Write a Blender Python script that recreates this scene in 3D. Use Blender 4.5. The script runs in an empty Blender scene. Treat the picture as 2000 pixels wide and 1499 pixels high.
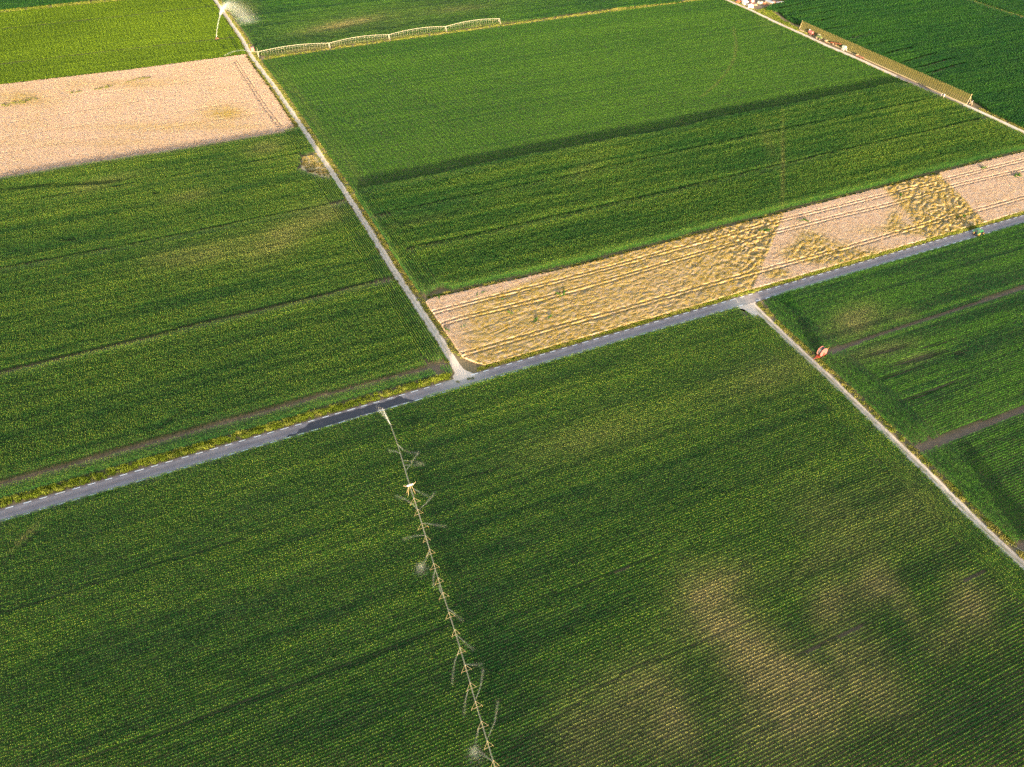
import bpy, bmesh, math, random
import numpy as np
from mathutils import Vector, Matrix
R = math.radians
rng = np.random.default_rng(7)
random.seed(7)
S = bpy.context.scene
COL = S.collection

# ------------------------------------------------------------------ camera, light, exposure
H = 165.0                      # metres above the fields
FPX = 1515.0                   # focal length in pixels of the 2000 px wide photograph
PITCH = math.atan(1290/1515)   # looking down
cam_d = bpy.data.cameras.new('camera'); cam = bpy.data.objects.new('camera', cam_d); COL.objects.link(cam)
cam.location = (0, 0, H); cam.rotation_euler = (math.pi/2-PITCH, 0, 0)
cam_d.sensor_width = 36; cam_d.lens = FPX/2000*36; cam_d.clip_start = 1; cam_d.clip_end = 20000
S.camera = cam

SUN_EL = 7.0; SUN_AZ = 176.0   # low evening sun behind the camera
w = bpy.data.worlds.new('World'); S.world = w; w.use_nodes = True
nt = w.node_tree; bg = nt.nodes['Background']
sky = nt.nodes.new('ShaderNodeTexSky'); sky.sky_type = 'NISHITA'; sky.sun_disc = False
sky.sun_elevation = R(SUN_EL); sky.sun_rotation = R(SUN_AZ); sky.ozone_density = 0.2; sky.dust_density = 2.0; sky.air_density = 0.8
nt.links.new(sky.outputs[0], bg.inputs[0]); bg.inputs[1].default_value = 0.135
sun_d = bpy.data.lights.new('sun', 'SUN'); sun = bpy.data.objects.new('sun', sun_d); COL.objects.link(sun)
sun_d.energy = 4.2; sun_d.angle = R(0.5); sun_d.color = (1.0, 0.80, 0.56)
sun.rotation_euler = (R(90-SUN_EL), 0, R(180-SUN_AZ)); sun.location = (0, -50, 200)
S.view_settings.view_transform = 'Standard'; S.view_settings.look = 'None'
S.view_settings.exposure = 2.7; S.view_settings.gamma = 1.0
S.cycles.use_denoising = False   # the crop rows are finer than a denoiser keeps

# ------------------------------------------------------------------ ground coordinates
CP, SP = math.cos(PITCH), math.sin(PITCH)
def g(x, y, z=0.0):
    """ground position (at height z) of a point of the photograph"""
    a = (x-1000)/FPX; b = (749.5-y)/FPX
    t = (z-H)/(-SP+b*CP)
    return np.array((a*t, (CP+b*SP)*t))
def G(pts, z=0.0): return np.array([g(x, y, z) for x, y in pts])
def px(P):
    """inverse of g for an (n,2) array of ground points"""
    P = np.asarray(P, float)
    d = P[:, 1]*CP + H*SP; u = P[:, 1]*SP - H*CP
    return np.stack([1000+FPX*P[:, 0]/d, 749.5-FPX*u/d], 1)
ROW = R(24.3)                   # the direction every crop row and the asphalt road share

def hash2(ix, iy, s):
    v = np.sin(ix*127.1+iy*311.7+s*74.7)*43758.5453
    return v-np.floor(v)
def noise(x, y, s=0):
    ix, iy = np.floor(x), np.floor(y); fx, fy = x-ix, y-iy
    fx = fx*fx*(3-2*fx); fy = fy*fy*(3-2*fy)
    a = hash2(ix, iy, s); b = hash2(ix+1, iy, s); c = hash2(ix, iy+1, s); d = hash2(ix+1, iy+1, s)
    return (a*(1-fx)+b*fx)*(1-fy)+(c*(1-fx)+d*fx)*fy
def fbm(x, y, s=0, n=3):
    r = 0; amp = .5; t = 0
    for k in range(n):
        r = r+amp*noise(x*2**k, y*2**k, s+k*13); t += amp; amp *= .5
    return r/t
def rot2(P, a):
    c, s = math.cos(a), math.sin(a)
    return np.stack([P[:, 0]*c-P[:, 1]*s, P[:, 0]*s+P[:, 1]*c], 1)
def sstep(x, a, b): t = np.clip((x-a)/(b-a), 0, 1); return t*t*(3-2*t)
def seg_dist(P, line):
    best = np.full(len(P), 1e9)
    for A, B in zip(line[:-1], line[1:]):
        d = B-A; L = (d@d) or 1e-9
        t = np.clip(((P-A)@d)/L, 0, 1)
        q = P-(A+t[:, None]*d)
        best = np.minimum(best, np.hypot(q[:, 0], q[:, 1]))
    return best
def inside(P, poly):
    r = np.zeros(len(P), bool); n = len(poly)
    for i in range(n):
        a, b = poly[i], poly[(i+1) % n]
        c = ((a[1] > P[:, 1]) != (b[1] > P[:, 1]))
        with np.errstate(divide='ignore', invalid='ignore'):
            r ^= c & (P[:, 0] < (b[0]-a[0])*(P[:, 1]-a[1])/(b[1]-a[1]+1e-12)+a[0])
    return r
def offset(line, d):
    """polyline moved sideways, positive to its left"""
    line = np.asarray(line); t = np.gradient(line, axis=0); t /= np.linalg.norm(t, axis=1)[:, None]
    return line+np.stack([-t[:, 1], t[:, 0]], 1)*d
def resample(line, step):
    line = np.asarray(line); s = np.r_[0, np.cumsum(np.hypot(*np.diff(line, axis=0).T))]
    n = max(2, int(s[-1]/step)+1); q = np.linspace(0, s[-1], n)
    return np.stack([np.interp(q, s, line[:, 0]), np.interp(q, s, line[:, 1])], 1)
def smooth(line, step=6, k=3):
    L = resample(line, step)
    for _ in range(k):
        M = L.copy(); M[1:-1] = (L[:-2]+2*L[1:-1]+L[2:])/4; L = M
    return L

# ------------------------------------------------------------------ tagging helpers
def tag(o, label=None, cat=None, group=None, kind=None):
    if label: o['label'] = label
    if cat: o['category'] = cat
    if group: o['group'] = group
    if kind: o['kind'] = kind
    return o
def empty(name, loc, rz=0, **k):
    o = bpy.data.objects.new(name, None); COL.objects.link(o); o.location = loc; o.rotation_euler = (0, 0, rz)
    o.empty_display_size = .3
    return tag(o, **k)
def mesh_obj(name, verts, faces, mats, parent=None, mi=None, smooth_=False, coll=COL):
    me = bpy.data.meshes.new(name); me.from_pydata([tuple(v) for v in verts], [], [tuple(f) for f in faces])
    for m in (mats if isinstance(mats, (list, tuple)) else [mats]): me.materials.append(m)
    if mi is not None: me.polygons.foreach_set('material_index', np.asarray(mi, np.int32))
    if smooth_: me.polygons.foreach_set('use_smooth', np.ones(len(me.polygons), bool))
    me.update()
    o = bpy.data.objects.new(name, me)
    if coll: coll.objects.link(o)
    if parent: o.parent = parent
    return o
class MB:
    """collects simple shaped solids into one mesh"""
    def __init__(s): s.v = []; s.f = []; s.m = []
    def add(s, v, f, m=0):
        n = len(s.v); s.v += [tuple(p) for p in v]; s.f += [tuple(i+n for i in q) for q in f]; s.m += [m]*len(f); return s
    def box(s, c, d, rz=0, ry=0, rx=0, m=0, bev=0.0, top=(1, 1)):
        hx, hy, hz = d[0]/2, d[1]/2, d[2]/2
        M = Matrix.Translation(c) @ Matrix.Rotation(rz, 4, 'Z') @ Matrix.Rotation(ry, 4, 'Y') @ Matrix.Rotation(rx, 4, 'X')
        b = min(bev, hx*.9, hy*.9, hz*.9)
        if b <= 0:
            P = [(-hx, -hy, -hz), (hx, -hy, -hz), (hx, hy, -hz), (-hx, hy, -hz)]
            P += [(x*top[0], y*top[1], hz) for x, y, z in P]
            F = [(3, 2, 1, 0), (4, 5, 6, 7), (0, 1, 5, 4), (1, 2, 6, 5), (2, 3, 7, 6), (3, 0, 4, 7)]
            return s.add([M @ Vector(p) for p in P], F, m)
        def ring(x, y, z):
            c_ = b
            return [(-x+c_, -y, z), (x-c_, -y, z), (x, -y+c_, z), (x, y-c_, z), (x-c_, y, z), (-x+c_, y, z), (-x, y-c_, z), (-x, -y+c_, z)]
        rings = [ring(hx-b, hy-b, -hz), ring(hx, hy, -hz+b), ring(hx*top[0], hy*top[1], hz-b), ring(hx*top[0]-b, hy*top[1]-b, hz)]
        P = sum(rings, []); F = [tuple(range(7, -1, -1)), tuple(range(24, 32))]
        for k in range(3):
            for i in range(8):
                j = (i+1) % 8; F.append((k*8+i, k*8+j, k*8+8+j, k*8+8+i))
        return s.add([M @ Vector(p) for p in P], F, m)
    def cyl(s, a, b, r, r2=None, n=12, m=0):
        a, b = Vector(a), Vector(b); d = (b-a).normalized(); r2 = r if r2 is None else r2
        u = d.orthogonal().normalized(); q = d.cross(u)
        P = [a+(u*math.cos(t)+q*math.sin(t))*r for t in [2*math.pi*i/n for i in range(n)]]
        P += [b+(u*math.cos(t)+q*math.sin(t))*r2 for t in [2*math.pi*i/n for i in range(n)]]
        F = [(i, (i+1) % n, n+(i+1) % n, n+i) for i in range(n)]+[tuple(range(n-1, -1, -1)), tuple(range(n, 2*n))]
        return s.add(P, F, m)
    def tube(s, pts, r, n=6, m=0):
        for a, b in zip(pts[:-1], pts[1:]): s.cyl(a, b, r, n=n, m=m)
        return s
    def lathe(s, c, axis, prof, n=20, m=0):
        """prof: list of (distance along axis, radius)"""
        c = Vector(c); d = Vector(axis).normalized(); u = d.orthogonal().normalized(); q = d.cross(u); P = []; F = []
        for h, r in prof:
            P += [c+d*h+(u*math.cos(2*math.pi*i/n)+q*math.sin(2*math.pi*i/n))*r for i in range(n)]
        for k in range(len(prof)-1):
            for i in range(n):
                j = (i+1) % n; F.append((k*n+i, k*n+j, (k+1)*n+j, (k+1)*n+i))
        F.append(tuple(range(n-1, -1, -1))); F.append(tuple(range((len(prof)-1)*n, len(prof)*n)))
        return s.add(P, F, m)
    def prism(s, outline, y0, y1, m=0):
        """outline in x-z, extruded along y"""
        n = len(outline); P = [(x, y0, z) for x, z in outline]+[(x, y1, z) for x, z in outline]
        F = [(i, (i+1) % n, n+(i+1) % n, n+i) for i in range(n)]+[tuple(range(n-1, -1, -1)), tuple(range(n, 2*n))]
        return s.add(P, F, m)
    def build(s, name, mats, parent=None, smooth_=False):
        return mesh_obj(name, s.v, s.f, mats, parent, s.m, smooth_)

# ------------------------------------------------------------------ materials
def new_mat(name):
    m = bpy.data.materials.new(name); m.use_nodes = True
    return m, m.node_tree, m.node_tree.nodes['Principled BSDF']
def nd(t, kind, **k):
    n = t.nodes.new(kind)
    for a, b in k.items(): setattr(n, a, b)
    return n
def mixc(t, fac, a, b):
    n = nd(t, 'ShaderNodeMix', data_type='RGBA')
    for s, v in ((n.inputs['Factor'], fac), (n.inputs[6], a), (n.inputs[7], b)):
        if hasattr(v, 'links'): t.links.new(v, s)
        elif isinstance(v, (int, float)): s.default_value = v
        else: s.default_value = (*v, 1)
    return n.outputs[2]
def noise_fac(t, scale, detail=4, lo=.35, hi=.65, vec=None, rough=.6):
    n = nd(t, 'ShaderNodeTexNoise'); n.inputs['Scale'].default_value = scale; n.inputs['Detail'].default_value = detail; n.inputs['Roughness'].default_value = rough
    if vec is None: vec = nd(t, 'ShaderNodeNewGeometry').outputs['Position']
    t.links.new(vec, n.inputs['Vector'])
    r = nd(t, 'ShaderNodeMapRange'); r.inputs['From Min'].default_value = lo; r.inputs['From Max'].default_value = hi
    t.links.new(n.outputs['Fac'], r.inputs['Value']); return r.outputs[0]
def attr(t, name, inst=False):
    n = nd(t, 'ShaderNodeAttribute', attribute_name=name); n.attribute_type = 'INSTANCER' if inst else 'GEOMETRY'
    return n.outputs['Fac']
def paint(name, col, rough=.45, metal=0.0, wear=.25, scale=3.0, spec=.5):
    m, t, b = new_mat(name)
    f = noise_fac(t, scale, 5, .42, .75)
    fm = nd(t, 'ShaderNodeMath', operation='MULTIPLY'); fm.inputs[1].default_value = wear; t.links.new(f, fm.inputs[0])
    c = mixc(t, fm.outputs[0], col, tuple(x*.6+y*.4 for x, y in zip(col, (.14, .11, .07))))
    t.links.new(c, b.inputs['Base Color']); b.inputs['Roughness'].default_value = rough; b.inputs['Metallic'].default_value = metal
    b.inputs['Specular IOR Level'].default_value = spec
    return m
def leaf_mat(name, dark, light, dry, transl=.25):
    """foliage: each planted clump's own tint and ripeness comes with it"""
    m, t, b = new_mat(name)
    c = mixc(t, attr(t, 'tint', True), dark, light)
    c = mixc(t, attr(t, 'dry', True), c, dry)
    t.links.new(c, b.inputs['Base Color']); b.inputs['Roughness'].default_value = .6; b.inputs['Specular IOR Level'].default_value = .06
    tr = nd(t, 'ShaderNodeBsdfTranslucent'); t.links.new(c, tr.inputs['Color'])
    mx = nd(t, 'ShaderNodeMixShader'); mx.inputs[0].default_value = transl
    t.links.new(b.outputs[0], mx.inputs[1]); t.links.new(tr.outputs[0], mx.inputs[2])
    t.links.new(mx.outputs[0], t.nodes['Material Output'].inputs[0]); return m
def soil_mat(name, a, b_, scale=.25, bump=.6, rough=.95):
    m, t, b = new_mat(name)
    f = noise_fac(t, scale, 6); f2 = noise_fac(t, scale*14, 4, .3, .7)
    c = mixc(t, f, a, b_); c2 = mixc(t, f2, tuple(x*.75 for x in a), c)
    c3 = mixc(t, .5, c, c2)
    t.links.new(c3, b.inputs['Base Color']); b.inputs['Roughness'].default_value = rough; b.inputs['Specular IOR Level'].default_value = .15
    bp = nd(t, 'ShaderNodeBump'); bp.inputs['Strength'].default_value = bump; bp.inputs['Distance'].default_value = .12
    t.links.new(f2, bp.inputs['Height']); t.links.new(bp.outputs[0], b.inputs['Normal']); return m

M = {}
M['soil'] = soil_mat('field_soil', (.13, .105, .055), (.20, .15, .085), .06)
M['corn'] = leaf_mat('corn_leaf', (.0095, .056, .0110), (.038, .118, .0110), (.215, .195, .075))
M['tassel'] = leaf_mat('corn_tassel', (.022, .075, .012), (.150, .190, .026), (.26, .24, .078))
M['soy'] = leaf_mat('soy_leaf', (.024, .080, .0110), (.054, .130, .0130), (.12, .14, .035))
M['lime'] = leaf_mat('young_leaf', (.045, .090, .006), (.11, .180, .010), (.15, .16, .03))
M['grass'] = leaf_mat('grass_blade', (.05, .09, .010), (.15, .20, .018), (.26, .21, .075))
M['wheat'] = leaf_mat('wheat_blade', (.255, .185, .036), (.31, .225, .13), (.37, .265, .195), .15)
def wheat_base():
    m, t, b = new_mat('wheat_canopy')
    c = mixc(t, attr(t, 'lodged'), (.37, .265, .195), (.255, .185, .038))
    c = mixc(t, noise_fac(t, .9, 5), tuple((.29, .215, .15)), c)
    t.links.new(c, b.inputs['Base Color']); b.inputs['Roughness'].default_value = .9; b.inputs['Specular IOR Level'].default_value = .1
    bp = nd(t, 'ShaderNodeBump'); bp.inputs['Strength'].default_value = .9; bp.inputs['Distance'].default_value = .15
    t.links.new(noise_fac(t, 5, 4, .2, .8), bp.inputs['Height']); t.links.new(bp.outputs[0], b.inputs['Normal']); return m
M['wheat_base'] = wheat_base()
def asphalt():
    m, t, b = new_mat('asphalt')
    c = mixc(t, noise_fac(t, .12, 5), (.172, .128, .116), (.268, .212, .190))
    c = mixc(t, noise_fac(t, 9, 3, .3, .7), tuple(x*.8 for x in (.165, .14, .15)), c)
    # paler wheel tracks worn into the carriageway, dusty left junction, sunlight through the crop gap painted at the right one
    wt = attr(t, 'wheel'); mu = nd(t, 'ShaderNodeMath', operation='MULTIPLY'); t.links.new(wt, mu.inputs[0]); t.links.new(noise_fac(t, .3, 3, .2, .7), mu.inputs[1])
    c = mixc(t, mu.outputs[0], c, (.29, .25, .25))
    c = mixc(t, attr(t, 'dust_sun'), c, (.36, .32, .27))
    t.links.new(c, b.inputs['Base Color']); b.inputs['Roughness'].default_value = .85; b.inputs['Specular IOR Level'].default_value = .3
    bp = nd(t, 'ShaderNodeBump'); bp.inputs['Strength'].default_value = .5; bp.inputs['Distance'].default_value = .02
    t.links.new(noise_fac(t, 14, 3, .2, .8), bp.inputs['Height']); t.links.new(bp.outputs[0], b.inputs['Normal']); return m
M['asphalt'] = asphalt()
M['wet'] = soil_mat('wet_asphalt', (.050, .046, .052), (.066, .060, .066), .3, .2, .55)
M['line'] = paint('road_paint', (.80, .80, .78), .7, 0, .35, 1.2)
def gravel():
    m, t, b = new_mat('gravel')
    base = mixc(t, noise_fac(t, .15, 5), (.54, .45, .36), (.68, .57, .46))
    base = mixc(t, noise_fac(t, .025, 3, .45, .70), base, (.42, .33, .25))
    base = mixc(t, noise_fac(t, 6, 4, .3, .7), (.50, .41, .33), base)
    mid = nd(t, 'ShaderNodeMath', operation='MULTIPLY'); t.links.new(attr(t, 'crown'), mid.inputs[0]); t.links.new(noise_fac(t, .35, 4, .30, .55), mid.inputs[1])
    c = mixc(t, mid.outputs[0], base, (.21, .185, .085))
    c = mixc(t, attr(t, 'edge'), c, (.30, .25, .14))
    t.links.new(c, b.inputs['Base Color']); b.inputs['Roughness'].default_value = .95; b.inputs['Specular IOR Level'].default_value = .1
    bp = nd(t, 'ShaderNodeBump'); bp.inputs['Strength'].default_value = .7; bp.inputs['Distance'].default_value = .06
    t.links.new(noise_fac(t, 5, 4, .2, .8), bp.inputs['Height']); t.links.new(bp.outputs[0], b.inputs['Normal']); return m
M['gravel'] = gravel()
M['bare'] = soil_mat('bare_earth', (.145, .10, .064), (.21, .15, .098), .2)
M['darkgravel'] = soil_mat('dark_gravel', (.17, .14, .13), (.27, .22, .19), .4)
M['straw'] = soil_mat('dry_ground', (.50, .36, .17), (.60, .45, .25), .3)
M['wood'] = paint('slat_wood', (.085, .078, .024), .85, 0, .4, .7, .1)
M['wood_pale'] = paint('pale_timber', (.28, .23, .13), .8, 0, .4, .8, .1)
M['red'] = paint('red_paint', (.17, .022, .015), .45, 0, .3)
M['pink'] = paint('faded_red_paint', (.24, .080, .070), .5, 0, .3)
M['white'] = paint('white_paint', (.50, .45, .42), .5, 0, .3)
M['mint'] = paint('pale_mint_paint', (.27, .32, .26), .5, 0, .3)
M['green'] = paint('green_paint', (.010, .085, .028), .4, 0, .25)
M['limep'] = paint('lime_paint', (.09, .13, .018), .4, 0, .25)
M['yellow'] = paint('yellow_paint', (.24, .155, .025), .45, 0, .25)
M['cream'] = paint('cream_paint', (.26, .20, .12), .5, 0, .3)
M['orange'] = paint('orange_paint', (.19, .055, .02), .5, 0, .4)
M['rust'] = paint('rusty_steel', (.30, .13, .07), .75, .2, .6)
M['tyre'] = paint('tyre_rubber', (.025, .024, .023), .8, 0, .5)
M['hose'] = paint('black_hose', (.03, .03, .032), .55, 0, .3)
M['steel'] = paint('galvanised_steel', (.30, .275, .20), .6, .1, .3)
M['grey'] = paint('grey_roofing', (.22, .24, .26), .7, 0, .4)
M['glass'] = paint('cab_glass', (.03, .04, .045), .1, 0, .1)
M['tan'] = paint('tan_paint', (.17, .135, .06), .6, 0, .3)
M['tile'] = paint('red_roof_tile', (.18, .055, .035), .75, 0, .5)
def water(name, alpha):
    m, t, b = new_mat(name)
    b.inputs['Base Color'].default_value = (.86, .88, .86, 1); b.inputs['Roughness'].default_value = .35
    tr = nd(t, 'ShaderNodeBsdfTranslucent'); tr.inputs[0].default_value = (.9, .9, .86, 1)
    mx = nd(t, 'ShaderNodeMixShader'); mx.inputs[0].default_value = .35; t.links.new(b.outputs[0], mx.inputs[1]); t.links.new(tr.outputs[0], mx.inputs[2])
    tp = nd(t, 'ShaderNodeBsdfTransparent'); m2 = nd(t, 'ShaderNodeMixShader'); m2.inputs[0].default_value = alpha
    t.links.new(tp.outputs[0], m2.inputs[1]); t.links.new(mx.outputs[0], m2.inputs[2])
    t.links.new(m2.outputs[0], t.nodes['Material Output'].inputs[0]); return m
M['water'] = water('water_drops', .26); M['mist'] = water('water_mist', .09); M['spray'] = water('water_spray', .05)
S.cycles.transparent_max_bounces = 24

# ------------------------------------------------------------------ plant clumps (kept out of the scene, planted by instancing)
def blade_quads(base, az, length, wid, lift, droop, n=2):
    """an arching leaf as n quads"""
    d = np.array((math.cos(az), math.sin(az), 0)); s = np.array((-d[1], d[0], 0)); V = []; F = []
    p = np.array(base, float); el = lift
    for k in range(n+1):
        ww = wid*(1-.75*k/n)/2
        V += [p-s*ww, p+s*ww]
        p = p+(d*math.cos(el)+np.array((0, 0, 1))*math.sin(el))*length/n; el -= droop
    for k in range(n): F.append((2*k, 2*k+1, 2*k+3, 2*k+2))
    return V, F
def corn_clump(L, n, h, tassels=True, wid=.15, spread=1.0, seed=0):
    r = random.Random(seed); V = []; F = []; mi = []
    for i in range(n):
        x = (i+.5)/n*L-L/2+r.uniform(-.07, .07); y = r.uniform(-.035, .035); hh = h*r.uniform(.72, 1.10)
        a0 = r.uniform(0, 6.28)
        for k, fz in enumerate((.22, .38, .55, .70, .84, .94)):
            az = a0+k*math.pi+r.uniform(-.7, .7)
            v, f = blade_quads((x, y, hh*fz), az, r.uniform(.42, .62)*spread*(1 if k < 5 else .7), wid, r.uniform(.75, 1.15), r.uniform(.7, 1.2))
            nV = len(V); V += v; F += [tuple(j+nV for j in q) for q in f]; mi += [0]*len(f)
        if tassels and r.random() < .8:
            for a in (a0, a0+1.6):
                v, f = blade_quads((x, y, hh*.95), a, .34, .10, 1.3, .25, 1)
                nV = len(V); V += v; F += [tuple(j+nV for j in q) for q in f]; mi += [1]*len(f)
    return V, F, mi
def bush_clump(L, wd, n, h, seed=0, leaf=.28):
    r = random.Random(seed); V = []; F = []
    for i in range(n):
        x = r.uniform(-L/2, L/2); y = r.gauss(0, wd*.28); z = h*(.45+.55*r.random()*(1-min(1, abs(y)/(wd*.7))**2))
        az = r.uniform(0, 6.28)
        v, f = blade_quads((x, y, z), az, leaf*r.uniform(.7, 1.2), leaf*.8, r.uniform(.2, 1.2), r.uniform(.5, 1.1), 1)
        nV = len(V); V += v; F += [tuple(j+nV for j in q) for q in f]
    return V, F, [0]*len(F)
def tuft_clump(sz, n, h, wid, seed=0, lean=.35):
    r = random.Random(seed); V = []; F = []
    for i in range(n):
        x, y = r.uniform(-sz/2, sz/2), r.uniform(-sz/2, sz/2); az = r.uniform(0, 6.28)
        l = h*r.uniform(.6, 1.1); ta = r.uniform(0, 6.28); tl = r.uniform(0, lean)*l
        d = np.array((math.cos(az), math.sin(az), 0))*wid/2; top = np.array((x+math.cos(ta)*tl, y+math.sin(ta)*tl, l)); b = np.array((x, y, -.05))
        nV = len(V); V += [b-d, b+d, top+d*.8, top-d*.8]; F.append((nV, nV+1, nV+2, nV+3))
    return V, F, [0]*len(F)
def proto_set(name, makers, mats):
    c = bpy.data.collections.new(name)
    for i, (V, F, mi) in enumerate(makers):
        mesh_obj(f'{name}_{i:02d}', V, F, mats, None, mi, coll=c)
    return c
def make_field(name, coll, P, rot, scl, idx, tint, dry, label, cat='crop field', z=None, mats=()):
    n = len(P)
    me = bpy.data.meshes.new(name)
    me.vertices.add(n)
    co = np.zeros((n, 3), np.float32); co[:, :2] = P
    if z is not None: co[:, 2] = z
    me.vertices.foreach_set('co', co.ravel())
    for nm, ty, val in (('rot', 'FLOAT', rot), ('tint', 'FLOAT', tint), ('dry', 'FLOAT', dry)):
        a = me.attributes.new(nm, ty, 'POINT'); a.data.foreach_set('value', np.asarray(val, np.float32))
    a = me.attributes.new('pick', 'INT', 'POINT'); a.data.foreach_set('value', np.asarray(idx, np.int32))
    a = me.attributes.new('scl', 'FLOAT_VECTOR', 'POINT'); a.data.foreach_set('vector', np.asarray(scl, np.float32).ravel())
    for m in mats: me.materials.append(m)
    o = bpy.data.objects.new(name, me); COL.objects.link(o)
    ng = bpy.data.node_groups.new(name+'_planting', 'GeometryNodeTree')
    ng.interface.new_socket('Geometry', in_out='INPUT', socket_type='NodeSocketGeometry')
    ng.interface.new_socket('Geometry', in_out='OUTPUT', socket_type='NodeSocketGeometry')
    gi = ng.nodes.new('NodeGroupInput'); go = ng.nodes.new('NodeGroupOutput')
    mp = ng.nodes.new('GeometryNodeMeshToPoints')
    ci = ng.nodes.new('GeometryNodeCollectionInfo'); ci.inputs['Collection'].default_value = coll
    ci.inputs['Separate Children'].default_value = True; ci.inputs['Reset Children'].default_value = True
    ip = ng.nodes.new('GeometryNodeInstanceOnPoints'); ip.inputs['Pick Instance'].default_value = True
    def na(nm, ty):
        k = ng.nodes.new('GeometryNodeInputNamedAttribute'); k.data_type = ty; k.inputs[0].default_value = nm
        return next(s for s in k.outputs if s.enabled and s.name == 'Attribute')
    cx = ng.nodes.new('ShaderNodeCombineXYZ'); L = ng.links.new
    L(na('rot', 'FLOAT'), cx.inputs[2])
    er = ng.nodes.new('FunctionNodeEulerToRotation'); L(cx.outputs[0], er.inputs[0])
    L(gi.outputs[0], mp.inputs['Mesh']); L(mp.outputs[0], ip.inputs['Points']); L(ci.outputs[0], ip.inputs['Instance'])
    L(na('pick', 'INT'), ip.inputs['Instance Index']); L(er.outputs[0], ip.inputs['Rotation']); L(na('scl', 'FLOAT_VECTOR'), ip.inputs['Scale'])
    L(ip.outputs[0], go.inputs[0])
    md = o.modifiers.new('planting', 'NODES'); md.node_group = ng
    print('planted', name, n)
    return tag(o, label, cat, kind='stuff')

SEG = 1.6
corn_set = proto_set('corn_clump', [corn_clump(SEG, 7, 2.25, True, .18, .78, k) for k in range(8)], [M['corn'], M['tassel']])
maize_set = proto_set('maize_clump', [corn_clump(SEG, 7, 2.0, False, .18, .74, 20+k) for k in range(6)], [M['corn'], M['tassel']])
far_set = proto_set('far_maize_clump', [corn_clump(5.0, 17, 2.2, False, .24, 1.25, 40+k) for k in range(6)], [M['corn'], M['tassel']])
soy_set = proto_set('soy_clump', [bush_clump(2.5, .8, 42, .62, 60+k, .32) for k in range(6)], [M['soy']])
lime_set = proto_set('young_crop_clump', [bush_clump(2.5, .8, 40, .60, 70+k, .34) for k in range(6)], [M['lime']])
grass_set = proto_set('grass_tuft', [tuft_clump(1.1, 46, .42, .075, 80+k, .6) for k in range(6)], [M['grass']])
wheat_set = proto_set('wheat_tuft', [tuft_clump(1.1, 70, .22, .05, 90+k, .5) for k in range(6)], [M['wheat']])

# ------------------------------------------------------------------ lines of the place (photo pixels -> ground)
def extend(L, d0, d1):
    L = np.asarray(L); a = L[0]-L[1]; b = L[-1]-L[-2]
    out = L
    if d0: out = np.r_[[L[0]+a/np.linalg.norm(a)*d0], out]
    if d1: out = np.r_[out, [L[-1]+b/np.linalg.norm(b)*d1]]
    return out
RU = G([(5.6, 995), (526, 844), (740, 785), (933, 730), (1191, 654), (1512, 561), (1781, 485), (1892, 453.5), (1990, 425.5)])
RL = G([(5.6, 1017), (546, 861), (740, 804.5), (897, 759), (1055, 713), (1413, 606.5), (1547, 568), (1739, 511), (1850, 479), (1988, 437)])

# straight fit of the centre line with the measured width
c0, c1 = (RU[0]+RL[0])/2, (RU[-1]+RL[-1])/2
mids = []
tdir = (c1-c0)/np.linalg.norm(c1-c0); tn = np.array((-tdir[1], tdir[0]))
su = (RU-c0)@tdir; du = (RU-c0)@tn; sl = (RL-c0)@tdir; dl = (RL-c0)@tn
pu, pl_ = np.polyfit(su, du, 2), np.polyfit(sl, dl, 2)
ss = np.linspace(-60, su[-1]+70, 130)
dm = (np.polyval(pu, ss)+np.polyval(pl_, ss))/2; WID = float(np.mean(np.polyval(pu, su)-np.polyval(pl_, su)))
ROAD = c0+ss[:, None]*tdir+dm[:, None]*tn
print('road width between lines', WID)
HALF = WID/2
RUP = offset(ROAD, HALF+.45); RLO = offset(ROAD, -HALF-.45)
LT = smooth(extend(G([(420, 0), (442, 32), (475, 80), (486.6, 103), (499, 121), (542.6, 178.6), (569, 219), (584.4, 240), (621, 296), (682, 388), (730, 464), (772, 534), (814, 596), (853, 654.5), (870, 680), (893, 720), (905, 745)]), 260, 0))
RT = smooth(extend(G([(1465, 592), (1478, 604), (1496, 621), (1532, 660), (1580, 702), (1647, 764), (1692, 809), (1748, 865), (1804, 915), (1840.5, 954.5), (1892, 1006.5), (1967, 1077), (2000, 1106)]), 0, 60))
TT = smooth(extend(G([(1418, 0), (1472, 22.5), (1520, 46.5), (1568, 67.5), (1622, 93), (1670, 112.5), (1721, 136.5), (1790, 166.5), (1850, 192), (1895, 210), (1940, 231), (1998, 258)]), 250, 120))
FT = smooth(extend(G([(1886, 0), (1940, 18), (1998, 36)]), 150, 150))
W_LT, W_RT, W_TT = 3.0, 3.0, 3.6

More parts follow.
